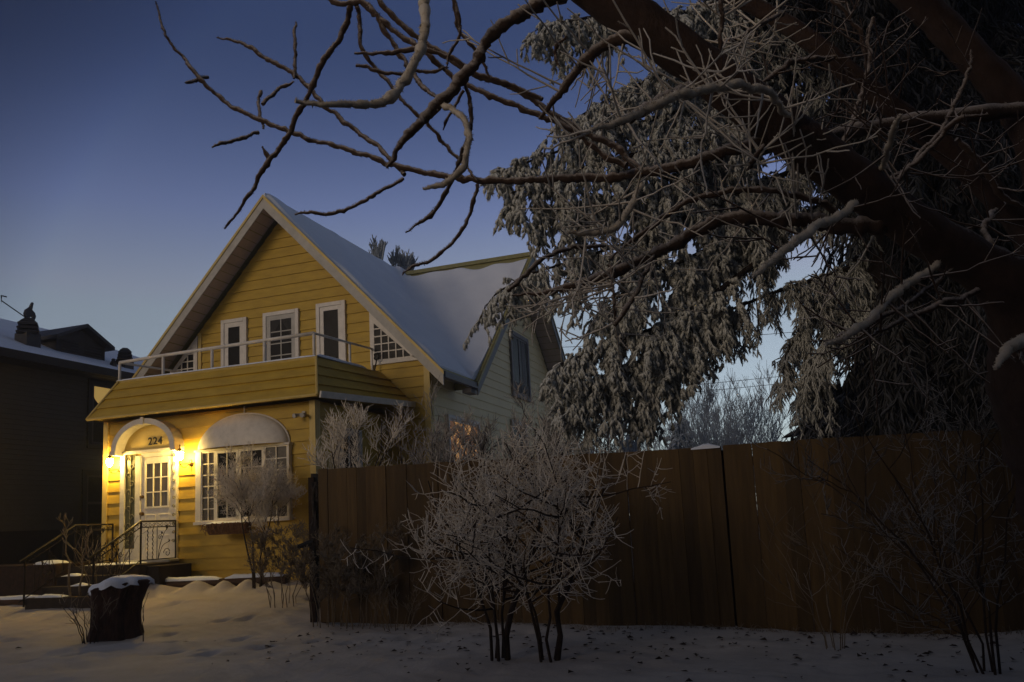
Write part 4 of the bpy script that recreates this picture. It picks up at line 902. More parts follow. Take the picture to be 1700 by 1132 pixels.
# return fence boards
for k in range(20):
    u = k/20; p = fr0+(fr1-fr0)*u; q_ = fr0+(fr1-fr0)*(u+0.048); mb.prism([(p[0], p[1], 0.1), (q_[0], q_[1], 0.1), (q_[0], q_[1], 1.9+0.2*u), (p[0], p[1], 1.9+0.2*u)], (0.02, 0.01, 0))
mb.build('board_panel', M['fence'], fr_t)
mb = MB(); mb.box(fr0[0]-0.04, fr0[0]+0.04, fr0[1]+0.0, fr0[1]+0.08, 0, 1.85); mb.build('post', M['fence_gap'], fr_t)

# ------------------------------------------------------------------ near tree: trunk, limbs and traced branches
tree = thing('frosted_tree', 'big dark tree at the right edge whose rimed limbs arch over the scene', 'tree', (1.9, 4.6, 0))
allb = []; B = M['branch']; PB = M['pale_branch']
def limb(name, pts, m_, sides=10, step=0.05, jit=0.05, spk=0, spl=(0.006, 0.016), sub=0):
    """pts: (px, py, distance, width in photo pixels)"""
    W = np.array([np.append(atD(a, b, c), w_*c/F/2) for a, b, c, w_ in pts]); Q = crom(W, step); n = len(Q)
    p, r_ = Q[:, :3].copy(), np.maximum(Q[:, 3], 0.002)
    wob = np.cumsum(rng.normal(size=(n, 3))*0.0015, axis=0); wob -= np.linspace(0, 1, n)[:, None]*wob[-1]; p += wob*(2.5 if sides <= 8 else 1)
    if sides <= 8:
        e = np.minimum(1, 0.35+0.65*np.arange(n)/max(2, 0.16*n)); r_ = r_*(e[::-1] if (m_ is PB or pts[0][3] > pts[-1][3]) else e)
    kn = 1+jit*rng.normal(size=n).clip(-2, 2)
    if sides <= 10:
        for q0 in np.arange(rng.uniform(0, 6), n, rng.uniform(7, 11)): kn = kn+0.28*np.exp(-((np.arange(n)-q0)/1.1)**2)
    parts = [batch_tubes(p[None], (r_*kn)[None], sides, jit*0.6)]
    v, f = parts[0]; v = np.vstack([v, p[:1], p[-1:]]); ns = n*sides; cap = [(ns, (j+1) % sides, j) for j in range(sides)]+[(ns+1, (n-1)*sides+j, (n-1)*sides+(j+1) % sides) for j in range(sides)]
    parts = [(v[:ns], f), (v, np.array(cap))]
    if spk:
        L = float(np.linalg.norm(np.diff(p, axis=0), axis=1).sum()); ns_ = int(L*spk); t = rng.uniform(0, n-1.001, ns_); i = t.astype(int); fr = (t-i)[:, None]
        c = p[i]*(1-fr)+p[i+1]*fr; T = unit(p[i+1]-p[i]); rd_ = unit(rng.normal(size=(ns_, 3))+np.array([0, 0, 1.1])); rd_ = unit(rd_-(rd_*T).sum(1, keepdims=True)*T)
        b = c+rd_*r_[i][:, None]*0.9; ln = rng.uniform(spl[0], spl[1], (ns_, 1)); sd_ = unit(np.cross(rd_, rng.normal(size=(ns_, 3))))*ln*0.32
        sd2 = unit(np.cross(rd_, sd_))*ln*0.32; tip = b+(rd_+0.3*rng.normal(size=(ns_, 3)))*ln
        V = np.stack([b-sd_, b+sd_, b+sd2, tip], 1).reshape(-1, 3); i4 = np.arange(ns_)[:, None]*4
        parts.append((V, np.concatenate([i4+np.array([0, 1, 3]), i4+np.array([1, 2, 3]), i4+np.array([2, 0, 3])])))
    ob = np_mesh(name, parts, m_, tree, smooth=False); 
    me = ob.data; me.shade_smooth() if sides > 8 else None
    allb.append(p); return p
limb('trunk', [(1870, 1160, 4.9, 200), (1828, 1000, 4.8, 185), (1785, 800, 4.7, 180), (1742, 640, 4.6, 182), (1712, 530, 4.5, 135), (1665, 468, 4.45, 98), (1600, 428, 4.45, 80), (1500, 364, 4.4, 74), (1400, 286, 4.35, 76), (1300, 214, 4.3, 78), (1200, 136, 4.3, 76), (1100, 60, 4.3, 76), (1000, -12, 4.35, 72), (860, -110, 4.5, 58), (700, -190, 4.8, 46), (560, -230, 5.0, 30)], M['limb'], 20, 0.06, 0.03, 320, (0.003, 0.008))
limb('limb', [(1760, 620, 4.9, 70), (1720, 420, 5.1, 50), (1650, 320, 5.2, 44), (1560, 235, 5.3, 40), (1440, 145, 5.4, 36), (1340, 65, 5.5, 32), (1250, 10, 5.6, 28), (1150, -30, 5.7, 26)], M['limb'], 14, 0.06, 0.04, 200, (0.004, 0.012))
limb('limb', [(1780, 560, 5.2, 80), (1745, 330, 5.3, 66), (1700, 200, 5.4, 60), (1610, 90, 5.5, 54), (1520, 0, 5.6, 50), (1440, -70, 5.7, 50)], M['limb'], 14, 0.06, 0.04, 120, (0.004, 0.012))
limb('limb', [(1700, 182, 5.3, 24), (1580, 193, 5.2, 24), (1480, 206, 5.1, 22), (1390, 222, 4.9, 20), (1350, 235, 4.6, 16)], M['branch'], 10, 0.05, 0.05, 260)
BR = [
 ('b', [(1290, 228, 4.3, 26), (1210, 256, 4.35, 24), (1130, 280, 4.4, 22), (1050, 292, 4.5, 19), (950, 300, 4.6, 16), (850, 302, 4.7, 14), (760, 300, 4.8, 13), (680, 290, 4.9, 11), (600, 268, 5.0, 10), (520, 245, 5.1, 9), (430, 215, 5.2, 9), (375, 185, 5.3, 8), (330, 140, 5.3, 8), (300, 100, 5.4, 7), (270, 50, 5.4, 7), (258, 2, 5.5, 6)]),
 ('b', [(308, 138, 5.2, 6), (328, 134, 5.3, 7), (345, 128, 5.4, 6)]),
 ('b', [(352, 245, 5.0, 7), (385, 237, 5.1, 7), (430, 220, 5.2, 7)]),
 ('b', [(432, 152, 5.4, 7), (431, 185, 5.3, 6), (437, 214, 5.2, 6)]),
 ('b', [(672, 290, 4.9, 9), (640, 255, 5.0, 9), (580, 205, 5.2, 9), (530, 165, 5.3, 9), (490, 130, 5.4, 9), (440, 95, 5.5, 8), (400, 72, 5.6, 8), (360, 62, 5.7, 7)]),
 ('b', [(492, 38, 5.6, 6), (494, 80, 5.5, 6), (488, 130, 5.4, 6)]), ('b', [(435, 175, 5.3, 7), (460, 152, 5.4, 7), (488, 135, 5.4, 6)]),
 ('b', [(600, -150, 5.0, 12), (578, 0, 5.0, 11), (560, 60, 5.0, 11), (530, 112, 5.0, 11), (500, 172, 5.0, 11), (470, 225, 5.0, 10), (438, 270, 5.0, 10), (418, 315, 5.0, 9), (373, 380, 5.0, 9)]),
 ('b', [(435, 243, 5.0, 7), (440, 254, 5.0, 8), (447, 264, 5.0, 8)]),
 ('b', [(490, 357, 4.8, 7), (560, 352, 4.8, 7), (615, 330, 4.8, 7), (670, 296, 4.85, 7)]),
 ('b', [(980, -40, 4.4, 30), (915, -8, 4.3, 27), (850, 22, 4.2, 25), (800, 68, 4.15, 23), (770, 115, 4.1, 22), (720, 178, 4.0, 20), (680, 222, 3.9, 18), (642, 278, 3.85, 15)]),
 ('p', [(740, -160, 4.6, 16), (712, 0, 3.6, 16), (708, 42, 3.5, 16), (695, 90, 3.4, 17), (670, 138, 3.35, 18), (635, 160, 3.3, 19), (560, 166, 3.2, 19), (490, 168, 3.15, 18)]),
 ('b', [(590, 88, 4.6, 9), (640, 90, 4.6, 9), (690, 82, 4.6, 10), (740, 92, 4.6, 9), (780, 118, 4.6, 9), (830, 135, 4.6, 9), (900, 165, 4.6, 9)]),
 ('b', [(590, 108, 4.7, 7), (640, 120, 4.7, 7), (700, 122, 4.7, 7), (745, 112, 4.7, 6)]),
 ('b', [(578, -60, 5.0, 10), (590, 60, 4.9, 8), (615, 115, 4.9, 7), (650, 165, 4.8, 7), (700, 210, 4.8, 7), (750, 255, 4.8, 7), (792, 300, 4.7, 7)]),
 ('b', [(600, -80, 4.9, 14), (640, 18, 4.9, 11), (720, 75, 4.85, 11), (770, 112, 4.8, 11), (860, 152, 4.8, 11), (940, 205, 4.7, 12), (1010, 240, 4.6, 13), (1062, 282, 4.5, 14)]),
 ('b', [(560, -30, 4.9, 12), (620, 20, 4.8, 12), (680, 72, 4.7, 11), (740, 118, 4.7, 10), (800, 155, 4.6, 11), (880, 190, 4.6, 12), (960, 230, 4.5, 12), (1040, 275, 4.45, 14)]),
 ('b', [(500, -60, 5.0, 14), (555, 5, 4.9, 10), (610, 12, 4.8, 10), (680, 110, 4.7, 9), (730, 172, 4.2, 8)]),
 ('b', [(745, -30, 4.5, 8), (765, 50, 4.5, 7), (790, 85, 4.5, 7), (815, 132, 4.5, 7)]),
 ('b', [(745, -40, 4.4, 8), (762, 50, 4.4, 6), (745, 90, 4.4, 6), (740, 115, 4.4, 5)]),
 ('b', [(772, 140, 4.1, 8), (776, 215, 4.1, 8), (765, 262, 4.1, 8), (745, 305, 4.1, 8), (712, 350, 4.1, 9), (673, 386, 4.1, 7)]),
 ('p', [(735, 178, 4.0, 10), (760, 205, 3.8, 11), (772, 245, 3.7, 12), (766, 278, 3.7, 12), (742, 300, 3.7, 13), (702, 314, 3.7, 12)]),
 ('b', [(793, 305, 4.7, 7), (785, 340, 4.7, 7), (762, 385, 4.7, 7), (720, 430, 4.7, 7), (668, 457, 4.7, 6)]),
 ('b', [(700, 205, 4.1, 8), (735, 172, 4.2, 8), (765, 140, 4.3, 6)]), ('b', [(736, 218, 4.2, 5), (748, 190, 4.2, 5), (770, 150, 4.2, 5)]),
 ('b', [(860, -20, 4.6, 12), (1060, 62, 4.3, 28), (1000, 78, 4.3, 24), (958, 112, 4.3, 20), (930, 155, 4.3, 14), (895, 198, 4.35, 10)][1:]),
 ('p', [(1312, 192, 4.1, 9), (1290, 165, 3.9, 12), (1250, 146, 3.7, 14), (1190, 142, 3.5, 16), (1130, 158, 3.3, 16), (1060, 190, 3.2, 17), (982, 216, 3.1, 16)]),
 ('b', [(1145, 140, 4.1, 20), (1100, 170, 3.7, 20), (1050, 198, 3.5, 18), (1010, 212, 3.4, 12)]),
 ('b', [(1500, 372, 4.4, 44), (1440, 368, 4.4, 38), (1370, 358, 4.4, 33), (1300, 358, 4.4, 30), (1220, 366, 4.45, 27), (1150, 386, 4.5, 25), (1080, 420, 4.5, 22), (1000, 455, 4.55, 20), (930, 475, 4.6, 15), (850, 490, 4.7, 9)]),
 ('b', [(1400, 360, 4.4, 14), (1360, 338, 4.4, 13), (1300, 324, 4.4, 12), (1230, 318, 4.45, 12), (1150, 330, 4.5, 11), (1080, 385, 4.55, 9), (1010, 430, 4.6, 8)]),
 ('p', [(1420, 336, 4.1, 13), (1360, 370, 3.7, 15), (1310, 405, 3.4, 15), (1250, 460, 3.2, 14)]),
 ('p', [(1560, 435, 4.4, 12), (1500, 480, 4.1, 15), (1440, 532, 3.8, 14), (1370, 572, 3.6, 13)]), ('b', [(1580, 448, 4.4, 8), (1510, 498, 4.2, 8), (1450, 530, 4.0, 9), (1390, 560, 3.9, 9)]),
 ('b', [(1625, 482, 4.4, 10), (1570, 508, 4.2, 12), (1510, 535, 4.1, 11), (1450, 556, 4.0, 9)]),
 ('p', [(1750, 530, 4.5, 18), (1700, 572, 4.0, 20), (1652, 612, 3.7, 18)]),
 ('p', [(1460, 282, 4.3, 10), (1478, 235, 4.0, 11), (1496, 190, 3.8, 10)]), ('b', [(1490, 300, 4.5, 10), (1560, 235, 4.6, 9), (1590, 205, 4.6, 12), (1640, 190, 4.6, 9)]),
 ('b', [(1480, 300, 4.5, 8), (1530, 255, 4.7, 8), (1600, 150, 4.9, 8), (1612, 82, 5.0, 7)]),
 ('b', [(1260, 140, 5.0, 10), (1330, 105, 5.1, 11), (1385, 95, 5.3, 10)]), ('b', [(1195, 70, 4.6, 6), (1235, 55, 4.7, 8), (1300, 22, 5.0, 9)]),
 ('b', [(1190, 100, 4.3, 7), (1195, 55, 4.3, 8), (1198, -5, 4.3, 9)]),
 ('b', [(940, 60, 4.5, 7), (920, 80, 4.6, 7), (930, 110, 4.6, 6)]),
 ('b', [(1240, 285, 4.2, 8), (1255, 258, 4.1, 10), (1268, 240, 4.1, 8)]),
 ('b', [(1095, 405, 4.5, 6), (1060, 470, 4.4, 9), (1020, 540, 4.3, 9), (985, 520, 4.3, 3)][:3]),
 ('b', [(1020, 410, 4.6, 7), (950, 410, 4.4, 8), (910, 425, 4.3, 9), (860, 470, 4.2, 9), (842, 483, 4.2, 8)]),
 ('p', [(1065, 302, 4.5, 8), (1050, 345, 4.3, 12), (1010, 382, 4.2, 12), (942, 388, 4.1, 10)]),
 ('b', [(1010, 440, 4.5, 6), (1018, 500, 4.4, 5), (1020, 540, 4.4, 5)]),
 ('b', [(1600, 40, 5.5, 8), (1440, 130, 5.3, 7), (1430, 60, 5.3, 7), (1380, 0, 5.3, 7)][1:]),
 ('b', [(1585, 230, 4.9, 10), (1635, 290, 4.9, 12), (1665, 330, 4.9, 12), (1700, 345, 4.9, 8)]),
 ('b', [(1655, 350, 5.0, 10), (1640, 380, 4.7, 12), (1655, 420, 4.6, 12), (1615, 450, 4.5, 8)][:3]),
 ('b', [(1350, 300, 4.5, 7), (1400, 240, 4.7, 9), (1420, 180, 4.9, 8), (1440, 110, 5.0, 8), (1450, 30, 5.1, 8)]),
]
for kind, pts in BR:
    k9 = 0.80 if kind == 'b' else 0.85
    pts = [(a, b, c, w_*k9) for a, b, c, w_ in pts]
    limb('branch', pts, PB if kind == 'p' else B, 8, 0.018, 0.13, 1100 if kind == 'p' else 600, (0.004, 0.009) if kind == 'b' else (0.004, 0.010))
# procedural twigs, right half of canopy; far-right shade put into a darker colour
for lo_, hi_, n_, mt_ in ((930, 1260, 11, M['twig']), (1260, 1900, 6, B)):
    sel = []
    for p in allb[1:]:
        c = p[len(p)//2]; v = CAMW.T @ (c-EYE); px = 850+F*v[0]/v[2]
        if lo_ < px <= hi_: idx = np.linspace(0, len(p)-1, 8).astype(int); sel.append(p[idx])
    sel = np.array(sel)
    t1 = spawn(sel, n_, (0.25, 0.75), 0.72, 0.1, 0.05, 1, 7, -0.08, 0.018, 0.3); t2 = spawn(t1, 3, (0.08, 0.32), 0.55, 0.15, 0.1, 1, 5, -0.06, 0.02)
    np_mesh('twigs', [batch_tubes(t1, rad(len(t1), 7, 0.0060, 0.0032), 5, 0.2), batch_tubes(t2, rad(len(t2), 5, 0.0042, 0.0028), 4, 0.2), spikes(t1, 50, (0.004, 0.011), 0.002), spikes(t2, 22, (0.004, 0.010), 0.002)], mt_, tree)
# unseen overhead crown, added and made dense to shade the yard
top_l = []
for i in range(15):
    a_ = R_(95+i*17); L_ = rng.uniform(3.5, 6.0); c0 = np.array([0.6, 4.2, 5.6+0.15*i]); c0 = c0 if i % 2 else np.array([1.6, 4.4, 5.0+0.2*i])
    e_ = np.array([0.6+L_*math.cos(a_), 2.2+L_*0.85*math.sin(a_)*(0.5 if math.sin(a_) > 0 else 1), 8.0+rng.uniform(-0.5, 1.5)]); top_l.append(resample_([(1.7, 4.5, 2.6), c0, (c0+e_)/2+np.array([0, 0, 0.8]), e_], 10))
top_l = np.array(top_l); tc1 = spawn(top_l, 16, (0.8, 2.0), 0.6, 0.05, 0.3, 1, 6, 0.1, 0.05); tc2 = spawn(tc1, 9, (0.3, 0.9), 0.6, 0.1, 0.1, 1, 5, 0.1, 0.06); tc3 = spawn(tc2, 7, (0.12, 0.4), 0.6, 0.1, 0.1, 1, 4, 0.1, 0.06)
np_mesh('crown', [batch_tubes(top_l, rad(len(top_l), 10, 0.10, 0.03), 8, 0.1), batch_tubes(tc1, rad(len(tc1), 6, 0.026, 0.012), 5), batch_tubes(tc2, rad(len(tc2), 5, 0.012, 0.007), 4), batch_tubes(tc3, rad(len(tc3), 4, 0.009, 0.006), 3)], B, tree)

# ------------------------------------------------------------------ big spruce behind the fence
spruce = thing('weeping_spruce', 'huge frosted spruce with hanging boughs behind the fence', 'tree', (1.5, 13.7, 0))
mb = MB(); mb.tube([(1.5, 13.7, 0), (1.5, 13.7, 4), (1.45, 13.7, 10), (1.5, 13.6, 18), (1.5, 13.6, 23)], [0.42, 0.36, 0.30, 0.15, 0.03], 16); mb.build('trunk', M['spruce_bark'], spruce, smooth=True)
def resample(p, n):
    p = np.array(p, float); d = np.r_[0, np.cumsum(np.linalg.norm(np.diff(p, axis=0), axis=1))]; t = np.linspace(0, d[-1], n)
    return np.stack([np.interp(t, d, p[:, i]) for i in range(3)], -1)
def foliage(boughs, n1, n2, n3, m_, name, ln=(0.45, 1.0), fing=(0.045, 0.11), fr=(0.013, 0.023), hang=0.9, needles=16, t0=0.12, parent=spruce, woodm=None, core=0.8, nw=0.004):
    Bq = np.array([resample(b, 14) for b in boughs])
    s1 = spawn(Bq, n1, ln, 0.62, -0.50, t0, 1.0, 7, hang*0.6, 0.04, 0.35)
    s2 = spawn(s1, n2, (ln[0]*0.4, ln[1]*0.5), 0.6, -0.60, 0.10, 1.0, 5, hang*0.5, 0.05, 0.2)
    s2 = np.concatenate([s2, spawn(Bq, n1*3, (0.10, 0.26), 0.7, -0.1, t0, 1.0, 5, 0.4, 0.05, 0.2)])
    s3 = spawn(s2, n3, fing, 0.62, -0.55, 0.05, 1.0, 6, hang*0.3, 0.05, 0.1)
    r3 = rad(len(s3), 6, 1, 1)*rng.uniform(fr[0], fr[1], (len(s3), 1))*np.array([0.4, 0.85, 1.0, 1.0, 0.80, 0.04])
    np_mesh('boughs', [batch_tubes(Bq, rad(len(Bq), 14, 0.05, 0.012), 6, 0.1), batch_tubes(s1, rad(len(s1), 7, 0.010, 0.004), 4)], woodm or M['spruce_bark'], parent)
    r2 = rad(len(s2), 5, 1, 1)*rng.uniform(fr[0], fr[1], (len(s2), 1))*np.array([0.35, 0.5, 0.5, 0.45, 0.3])
    parts = [batch_tubes(s3, r3*core, 5, 0.35), batch_tubes(s2, r2*0.8, 5, 0.35)]
    if needles:
        # needles: leave the shoots pointing forward
        N, Q, _ = s3.shape; t = rng.uniform(0.05, 1, (N, needles)); s = t*(Q-1); i = np.minimum(s.astype(int), Q-2); f_ = (s-i)[..., None]; ar = np.arange(N)[:, None]
        p0 = (s3[ar, i]*(1-f_)+s3[ar, i+1]*f_).reshape(-1, 3); tg = unit(s3[ar, i+1]-s3[ar, i]).reshape(-1, 3)
        d = unit(tg*0.8+unit(rng.normal(size=p0.shape))); L = rng.uniform(fr[1]*0.8, fr[1]*1.5, (len(p0), 1)); sd_ = unit(np.cross(d, rng.normal(size=p0.shape)))*nw
        V = np.stack([p0-sd_, p0+sd_, p0+d*L], 1).reshape(-1, 3); parts.append((V, np.arange(len(V)).reshape(-1, 3)))
    np_mesh(name, parts, m_, parent)
TR = np.array([1.5, 13.7, 0])
def bough(*pp): return [tuple(atD(a, b, c)) for a, b, c in pp]
lightB = [
 bough((1300, -40, 13), (1150, 20, 12), (1040, 25, 11.4), (960, 30, 11.1), (893, 50, 11)),
 bough((1350, 40, 13), (1200, 90, 12), (1080, 130, 11.5), (1000, 170, 11.2), (930, 215, 11)),
 bough((1350, 120, 13), (1180, 170, 12), (1040, 210, 11.3), (930, 250, 11), (830, 285, 10.8)),
 bough((1350, 160, 12.5), (1150, 230, 11.6), (1000, 270, 11), (900, 300, 10.8), (850, 320, 10.8)),
 bough((1350, 270, 13), (1200, 330, 12), (1080, 390, 11.4), (960, 430, 11), (880, 455, 10.8), (835, 480, 10.7)),
 bough((1300, 240, 12.6), (1150, 300, 12), (1080, 350, 11.8), (1050, 430, 11.6), (1040, 520, 11.5)),
 bough((1350, 310, 13), (1220, 390, 12), (1120, 440, 11.5), (1040, 480, 11.2), (985, 530, 11.1)),
 bough((1250, 380, 12.4), (1150, 450, 11.8), (1110, 520, 11.6), (1090, 600, 11.5)),
 bough((1250, 440, 12), (1130, 530, 11.4), (1040, 560, 11.1), (980, 585, 11), (932, 603, 10.9)),
 bough((1180, 520, 12), (1090, 590, 11.4), (1030, 620, 11.1), (990, 640, 11), (948, 655, 10.9)),
 bough((1200, 480, 12), (1120, 560, 11.4), (1085, 620, 11.2), (1070, 660, 11.2)),
 bough((1200, 260, 12), (1050, 320, 11.3), (960, 340, 11), (890, 350, 10.9)),
]
midB = [
 bough((1480, 420, 13.2), (1400, 450, 12.6), (1300, 480, 12.2), (1210, 515, 12), (1130, 555, 11.8)),
 bough((1500, 470, 13), (1420, 520, 12.4), (1370, 570, 12.1), (1330, 640, 12)), bough((1450, 400, 13), (1390, 460, 12.6), (1330, 540, 12.3), (1300, 600, 12.2)),
 bough((1450, 100, 13.3), (1300, 160, 12.6), (1200, 220, 12.2), (1140, 300, 12)), bough((1450, 0, 13.3), (1300, 60, 12.6), (1180, 110, 12.2), (1100, 180, 12)),
 bough((1450, 220, 13.3), (1330, 270, 12.6), (1240, 330, 12.2), (1190, 400, 12)), bough((1450, 300, 13.3), (1340, 350, 12.6), (1270, 390, 12.4), (1220, 430, 12.2)),
]
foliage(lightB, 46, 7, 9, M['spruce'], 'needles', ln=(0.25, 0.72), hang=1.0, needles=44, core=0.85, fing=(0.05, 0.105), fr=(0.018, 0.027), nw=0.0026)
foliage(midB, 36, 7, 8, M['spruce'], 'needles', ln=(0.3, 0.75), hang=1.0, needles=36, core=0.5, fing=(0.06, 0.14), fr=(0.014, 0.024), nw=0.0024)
dark = []
for i in range(150):
    z = rng.uniform(2.2, 17); L = 5.0*(1-z/24)*rng.uniform(0.75, 1.0); a = rng.uniform(0, 2*math.pi)
    d = np.array([math.cos(a), math.sin(a)])
    if d[0] < -0.2 and z < 9: 
        d = np.array([abs(d[0]), d[1]])
    b0 = TR+np.array([0, 0, z]); tip = b0+np.array([d[0]*L, d[1]*L, -0.30*L]); md = (b0+tip)/2+np.array([0, 0, 0.22*L]); dark.append([b0, md, tip])
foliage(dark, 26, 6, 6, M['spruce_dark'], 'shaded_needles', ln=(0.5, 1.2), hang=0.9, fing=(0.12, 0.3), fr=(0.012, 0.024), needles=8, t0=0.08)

# dark evergreens behind the fence to the right
def conifer(name, label, base, H, Rb, m_, n=70, group=None, needles=6, fr=(0.03, 0.06), n1=14, n2=4):
    t = thing(name, label, 'tree', tuple(base), group); base = np.array(base, float)
    mb = MB(); mb.tube([base, base+np.array([0, 0, H*0.5]), base+np.array([0, 0, H])], [Rb*0.07, Rb*0.04, 0.01], 8); mb.build('trunk', M['spruce_bark'], t)
    bs = []
    for i in range(n):
        z = H*(0.06+0.92*(i/n)**0.9); L = Rb*(1-z/H)**0.8*rng.uniform(0.8, 1.05)+0.05; a = i*2.4; b0 = base+np.array([0, 0, z]); d = np.array([math.cos(a)*L, math.sin(a)*L, -0.18*L]); bs.append([b0, b0+d*0.5+np.array([0, 0, 0.06*L]), b0+d])
    Bq = np.array([resample(b, 8) for b in bs]); s1 = spawn(Bq, n1, (0.16*Rb, 0.36*Rb), 0.6, -0.1, 0.15, 1, 4, 0.3, 0.05, 0.5); s2 = spawn(s1, n2, (0.08*Rb, 0.18*Rb), 0.6, -0.15, 0.1, 1, 4, 0.3, 0.05, 0.2)
    k = rng.uniform(fr[0], fr[1], (len(s2), 1))*np.array([0.8, 1, 0.7, 0.2]); k1 = rng.uniform(fr[0], fr[1], (len(s1), 1))*np.array([0.8, 1, 0.7, 0.3])
    np_mesh('crown', [batch_tubes(s2, k, 4, 0.4), batch_tubes(s1, k1*0.7, 4, 0.4), batch_tubes(Bq, rad(len(Bq), 8, 0.03*Rb/2, 0.008), 4)], m_, t); return t
for px, py, D_, H_, Rb, lab in ((1400, 735, 17, 3.6, 2.4, 'low dark evergreen just above the fence right of the gap in the spruce'), (1520, 735, 16, 4.2, 2.6, 'dark evergreen over the fence under the spruce'), (1650, 735, 15, 4.6, 2.6, 'dark evergreen behind the far right of the fence'), (1780, 735, 14, 5.0, 2.6, 'black evergreen at the right edge behind the fence')):
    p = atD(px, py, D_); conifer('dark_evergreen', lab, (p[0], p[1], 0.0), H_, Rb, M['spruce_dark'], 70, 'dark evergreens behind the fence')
for px, py, D_, H_, Rb, lab in ((1042, 742, 40, 4.4, 1.6, 'small far blue conifer left of the others over the fence'), (1090, 742, 48, 4.2, 1.6, 'far blue conifer second from the left over the fence'), (1130, 742, 44, 5.6, 2.0, 'tallest of the far blue conifers over the fence')):
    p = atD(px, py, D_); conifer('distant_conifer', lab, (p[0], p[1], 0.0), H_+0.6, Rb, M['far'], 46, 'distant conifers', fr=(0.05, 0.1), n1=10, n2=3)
def bare_tree(name, label, base, H, m_, stems, lv, r0, group=None, spread0=0.35, sizes=((0.4, 0.8), (0.2, 0.4), (0.1, 0.2)), tr=0.02, up=0.4):
    return shrub(name, label, 'tree', base, stems, H, lv, m_, m_, group, rs=r0, spread0=spread0, sizes=sizes, twig_r=tr, up=up, rime=0, basew=0.05, sp=0.5)
for px, D_, H_, st_, lab in ((1200, 42, 6.2, 7, 'wide rounded bare tree in the distance, middle of the spruce gap'), (1240, 46, 6.0, 6, 'round bare bushy tree in the distance beside the thin one'), (1160, 50, 6.8, 4, 'taller pale bare tree behind the round one'), (1005, 36, 4.3, 6, 'frosted bare tree at the house end of the fence')):
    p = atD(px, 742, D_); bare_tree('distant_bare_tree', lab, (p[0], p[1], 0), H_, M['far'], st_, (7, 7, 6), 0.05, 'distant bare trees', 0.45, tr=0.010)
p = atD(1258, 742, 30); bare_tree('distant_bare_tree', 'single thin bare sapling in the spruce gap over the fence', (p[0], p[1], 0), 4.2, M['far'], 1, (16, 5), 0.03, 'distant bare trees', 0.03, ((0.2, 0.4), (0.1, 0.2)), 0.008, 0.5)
for px, D_, H_, lab in ((955, 60, 5.4, 'faint far conifer just right of the yellow house on the skyline'), (1068, 66, 5.2, 'faint far conifer between the first two blue conifers'), (1290, 62, 5.0, 'faint far conifer right of the thin bare sapling'), (1330, 58, 4.4, 'faint low conifer beside the dark spruce skirt on the skyline')):
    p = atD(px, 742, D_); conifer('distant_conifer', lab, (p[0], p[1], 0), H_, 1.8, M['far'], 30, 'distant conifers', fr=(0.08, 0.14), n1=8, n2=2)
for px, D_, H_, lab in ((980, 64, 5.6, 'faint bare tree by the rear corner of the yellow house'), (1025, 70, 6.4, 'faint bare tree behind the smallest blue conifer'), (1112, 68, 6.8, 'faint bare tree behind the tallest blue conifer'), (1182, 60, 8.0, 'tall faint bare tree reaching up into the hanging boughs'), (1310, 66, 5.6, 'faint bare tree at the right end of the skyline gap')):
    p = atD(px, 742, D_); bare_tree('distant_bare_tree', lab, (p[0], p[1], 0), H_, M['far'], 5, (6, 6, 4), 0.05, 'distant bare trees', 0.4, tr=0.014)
# poplars behind the roof
for px, py, D_, lab, sc in ((612, 375, 40, 'tallest frosty treetop above the snowy roof', 1.0), (650, 415, 42, 'frosty treetop above the roof right of the tallest', 0.8), (680, 430, 44, 'lowest frosty treetop above the roof valley', 0.7)):
    p = atD(px, py, D_); t = bare_tree('roofline_tree', lab, (p[0], p[1], 0), p[2]/1.02, M['far'], 4, (14, 9, 6), 0.12, 'treetops above the roof', 0.045, ((0.06, 0.16), (0.05, 0.1), (0.03, 0.05)), 0.035, 0.6)
# power lines
for k, (a_, b_) in enumerate((((940, 572), (1330, 545)), ((990, 648), (1420, 606)), ((990, 660), (1420, 618)))):
    P0, P1 = atD(a_[0], a_[1], 60), atD(b_[0], b_[1], 60); P0 = P0+(P0-P1)*1.2; P1 = P1+(P1-P0)*0.6; n = 30
    pts = [P0+(P1-P0)*u+np.array([0, 0, -1.2*4*u*(1-u)+0.9]) for u in np.linspace(0, 1, n)]
    mb = MB(); mb.tube(pts, 0.02, 5); tag(mb.build('power_line', M['wire']), ['single overhead cable highest in the spruce gap', 'upper of the two close overhead cables', 'lower of the two close overhead cables'][k], 'cable', 'power lines')
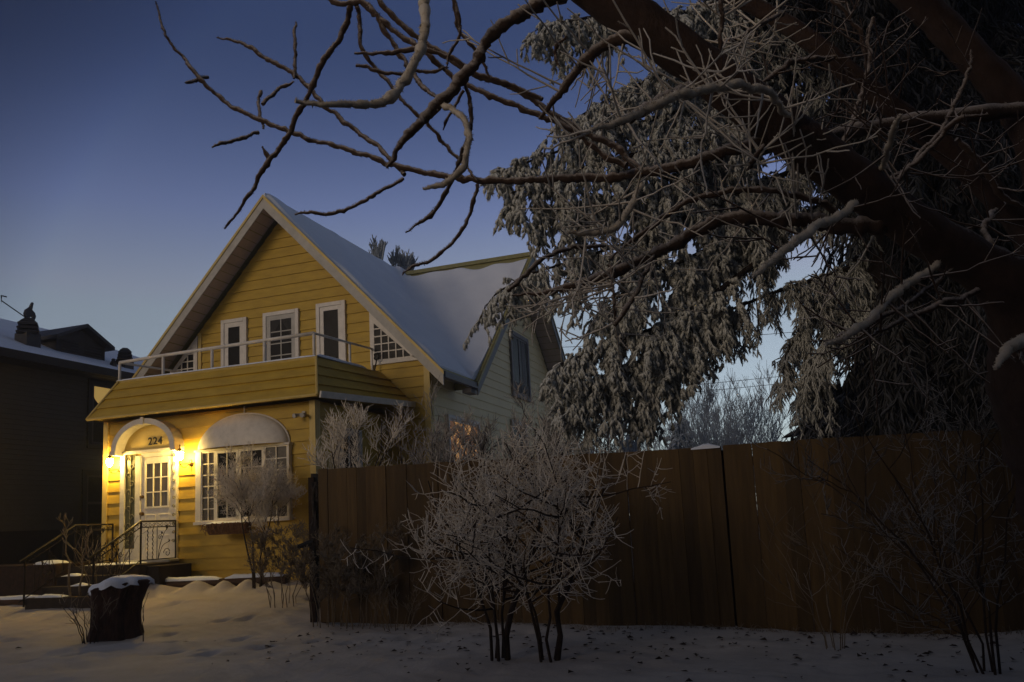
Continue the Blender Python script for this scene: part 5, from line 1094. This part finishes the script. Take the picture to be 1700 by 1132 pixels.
# unseen conifers added behind and beside the viewer to shade yard and fence
conifer('shade_conifer', 'unseen tall conifer added behind the viewer to shade the right of the yard', (-1.6, -7.0, 0), 13, 3.6, M['spruce_dark'], 110, None, fr=(0.08, 0.16), n1=16, n2=4)
conifer('shade_conifer', 'unseen dark conifer added beyond the right edge to shade the yard', (4.6, 4.2, 0), 8, 2.6, M['spruce_dark'], 90, 'added shade conifers around the viewer', fr=(0.08, 0.14), n1=16, n2=4)
conifer('shade_conifer', 'unseen tall conifer added behind the viewer on the right for shade', (4.4, -3.2, 0), 12, 3.2, M['spruce_dark'], 110, 'added shade conifers around the viewer', fr=(0.08, 0.16), n1=16, n2=4)
hd = thing('shade_hedge', 'unseen tall evergreen hedge added behind the viewer to shade the yard', 'hedge', (-6, -6, 0))  # hedge out of view, added to keep light off ground and fence
nH = 26000; hx = rng.uniform(-22, 6, nH); hz = rng.uniform(0, 1, nH)*(4.2+0.4*np.sin(hx*1.3)); hy = -6.2+rng.normal(0, 0.45, nH); hp = np.stack([hx, hy, hz], -1)
kk = np.linspace(0, 1, 3); hd_ = unit(rng.normal(size=(nH, 3))); hp = hp[:, None, :]+hd_[:, None, :]*0.35*kk[None, :, None]
np_mesh('foliage', [batch_tubes(hp, rad(nH, 3, 0.09, 0.03), 4, 0.3)], M['spruce_dark'], hd)
# thin cold mist over the whole yard
mb = MB(); mb.box(-115, 60, -40, 110, -1.5, 32); hz_ = mb.build('haze', M['snow']); hz_['kind'] = 'stuff'; hz_['label'] = 'thin cold mist in the evening air'
hm_ = bpy.data.materials.new('mist'); hm_.use_nodes = True; ht = hm_.node_tree; ht.nodes.clear(); ho = ht.nodes.new('ShaderNodeOutputMaterial'); hv = ht.nodes.new('ShaderNodeVolumePrincipled')
hv.inputs['Density'].default_value = 0.0018; hv.inputs['Color'].default_value = (0.85, 0.88, 0.95, 1); hv.inputs['Anisotropy'].default_value = 0.3; ht.links.new(hv.outputs[0], ho.inputs['Volume'])
hz_.data.materials.clear(); hz_.data.materials.append(hm_)
for o in bpy.data.objects:
    if '_w' in o: del o['_w']
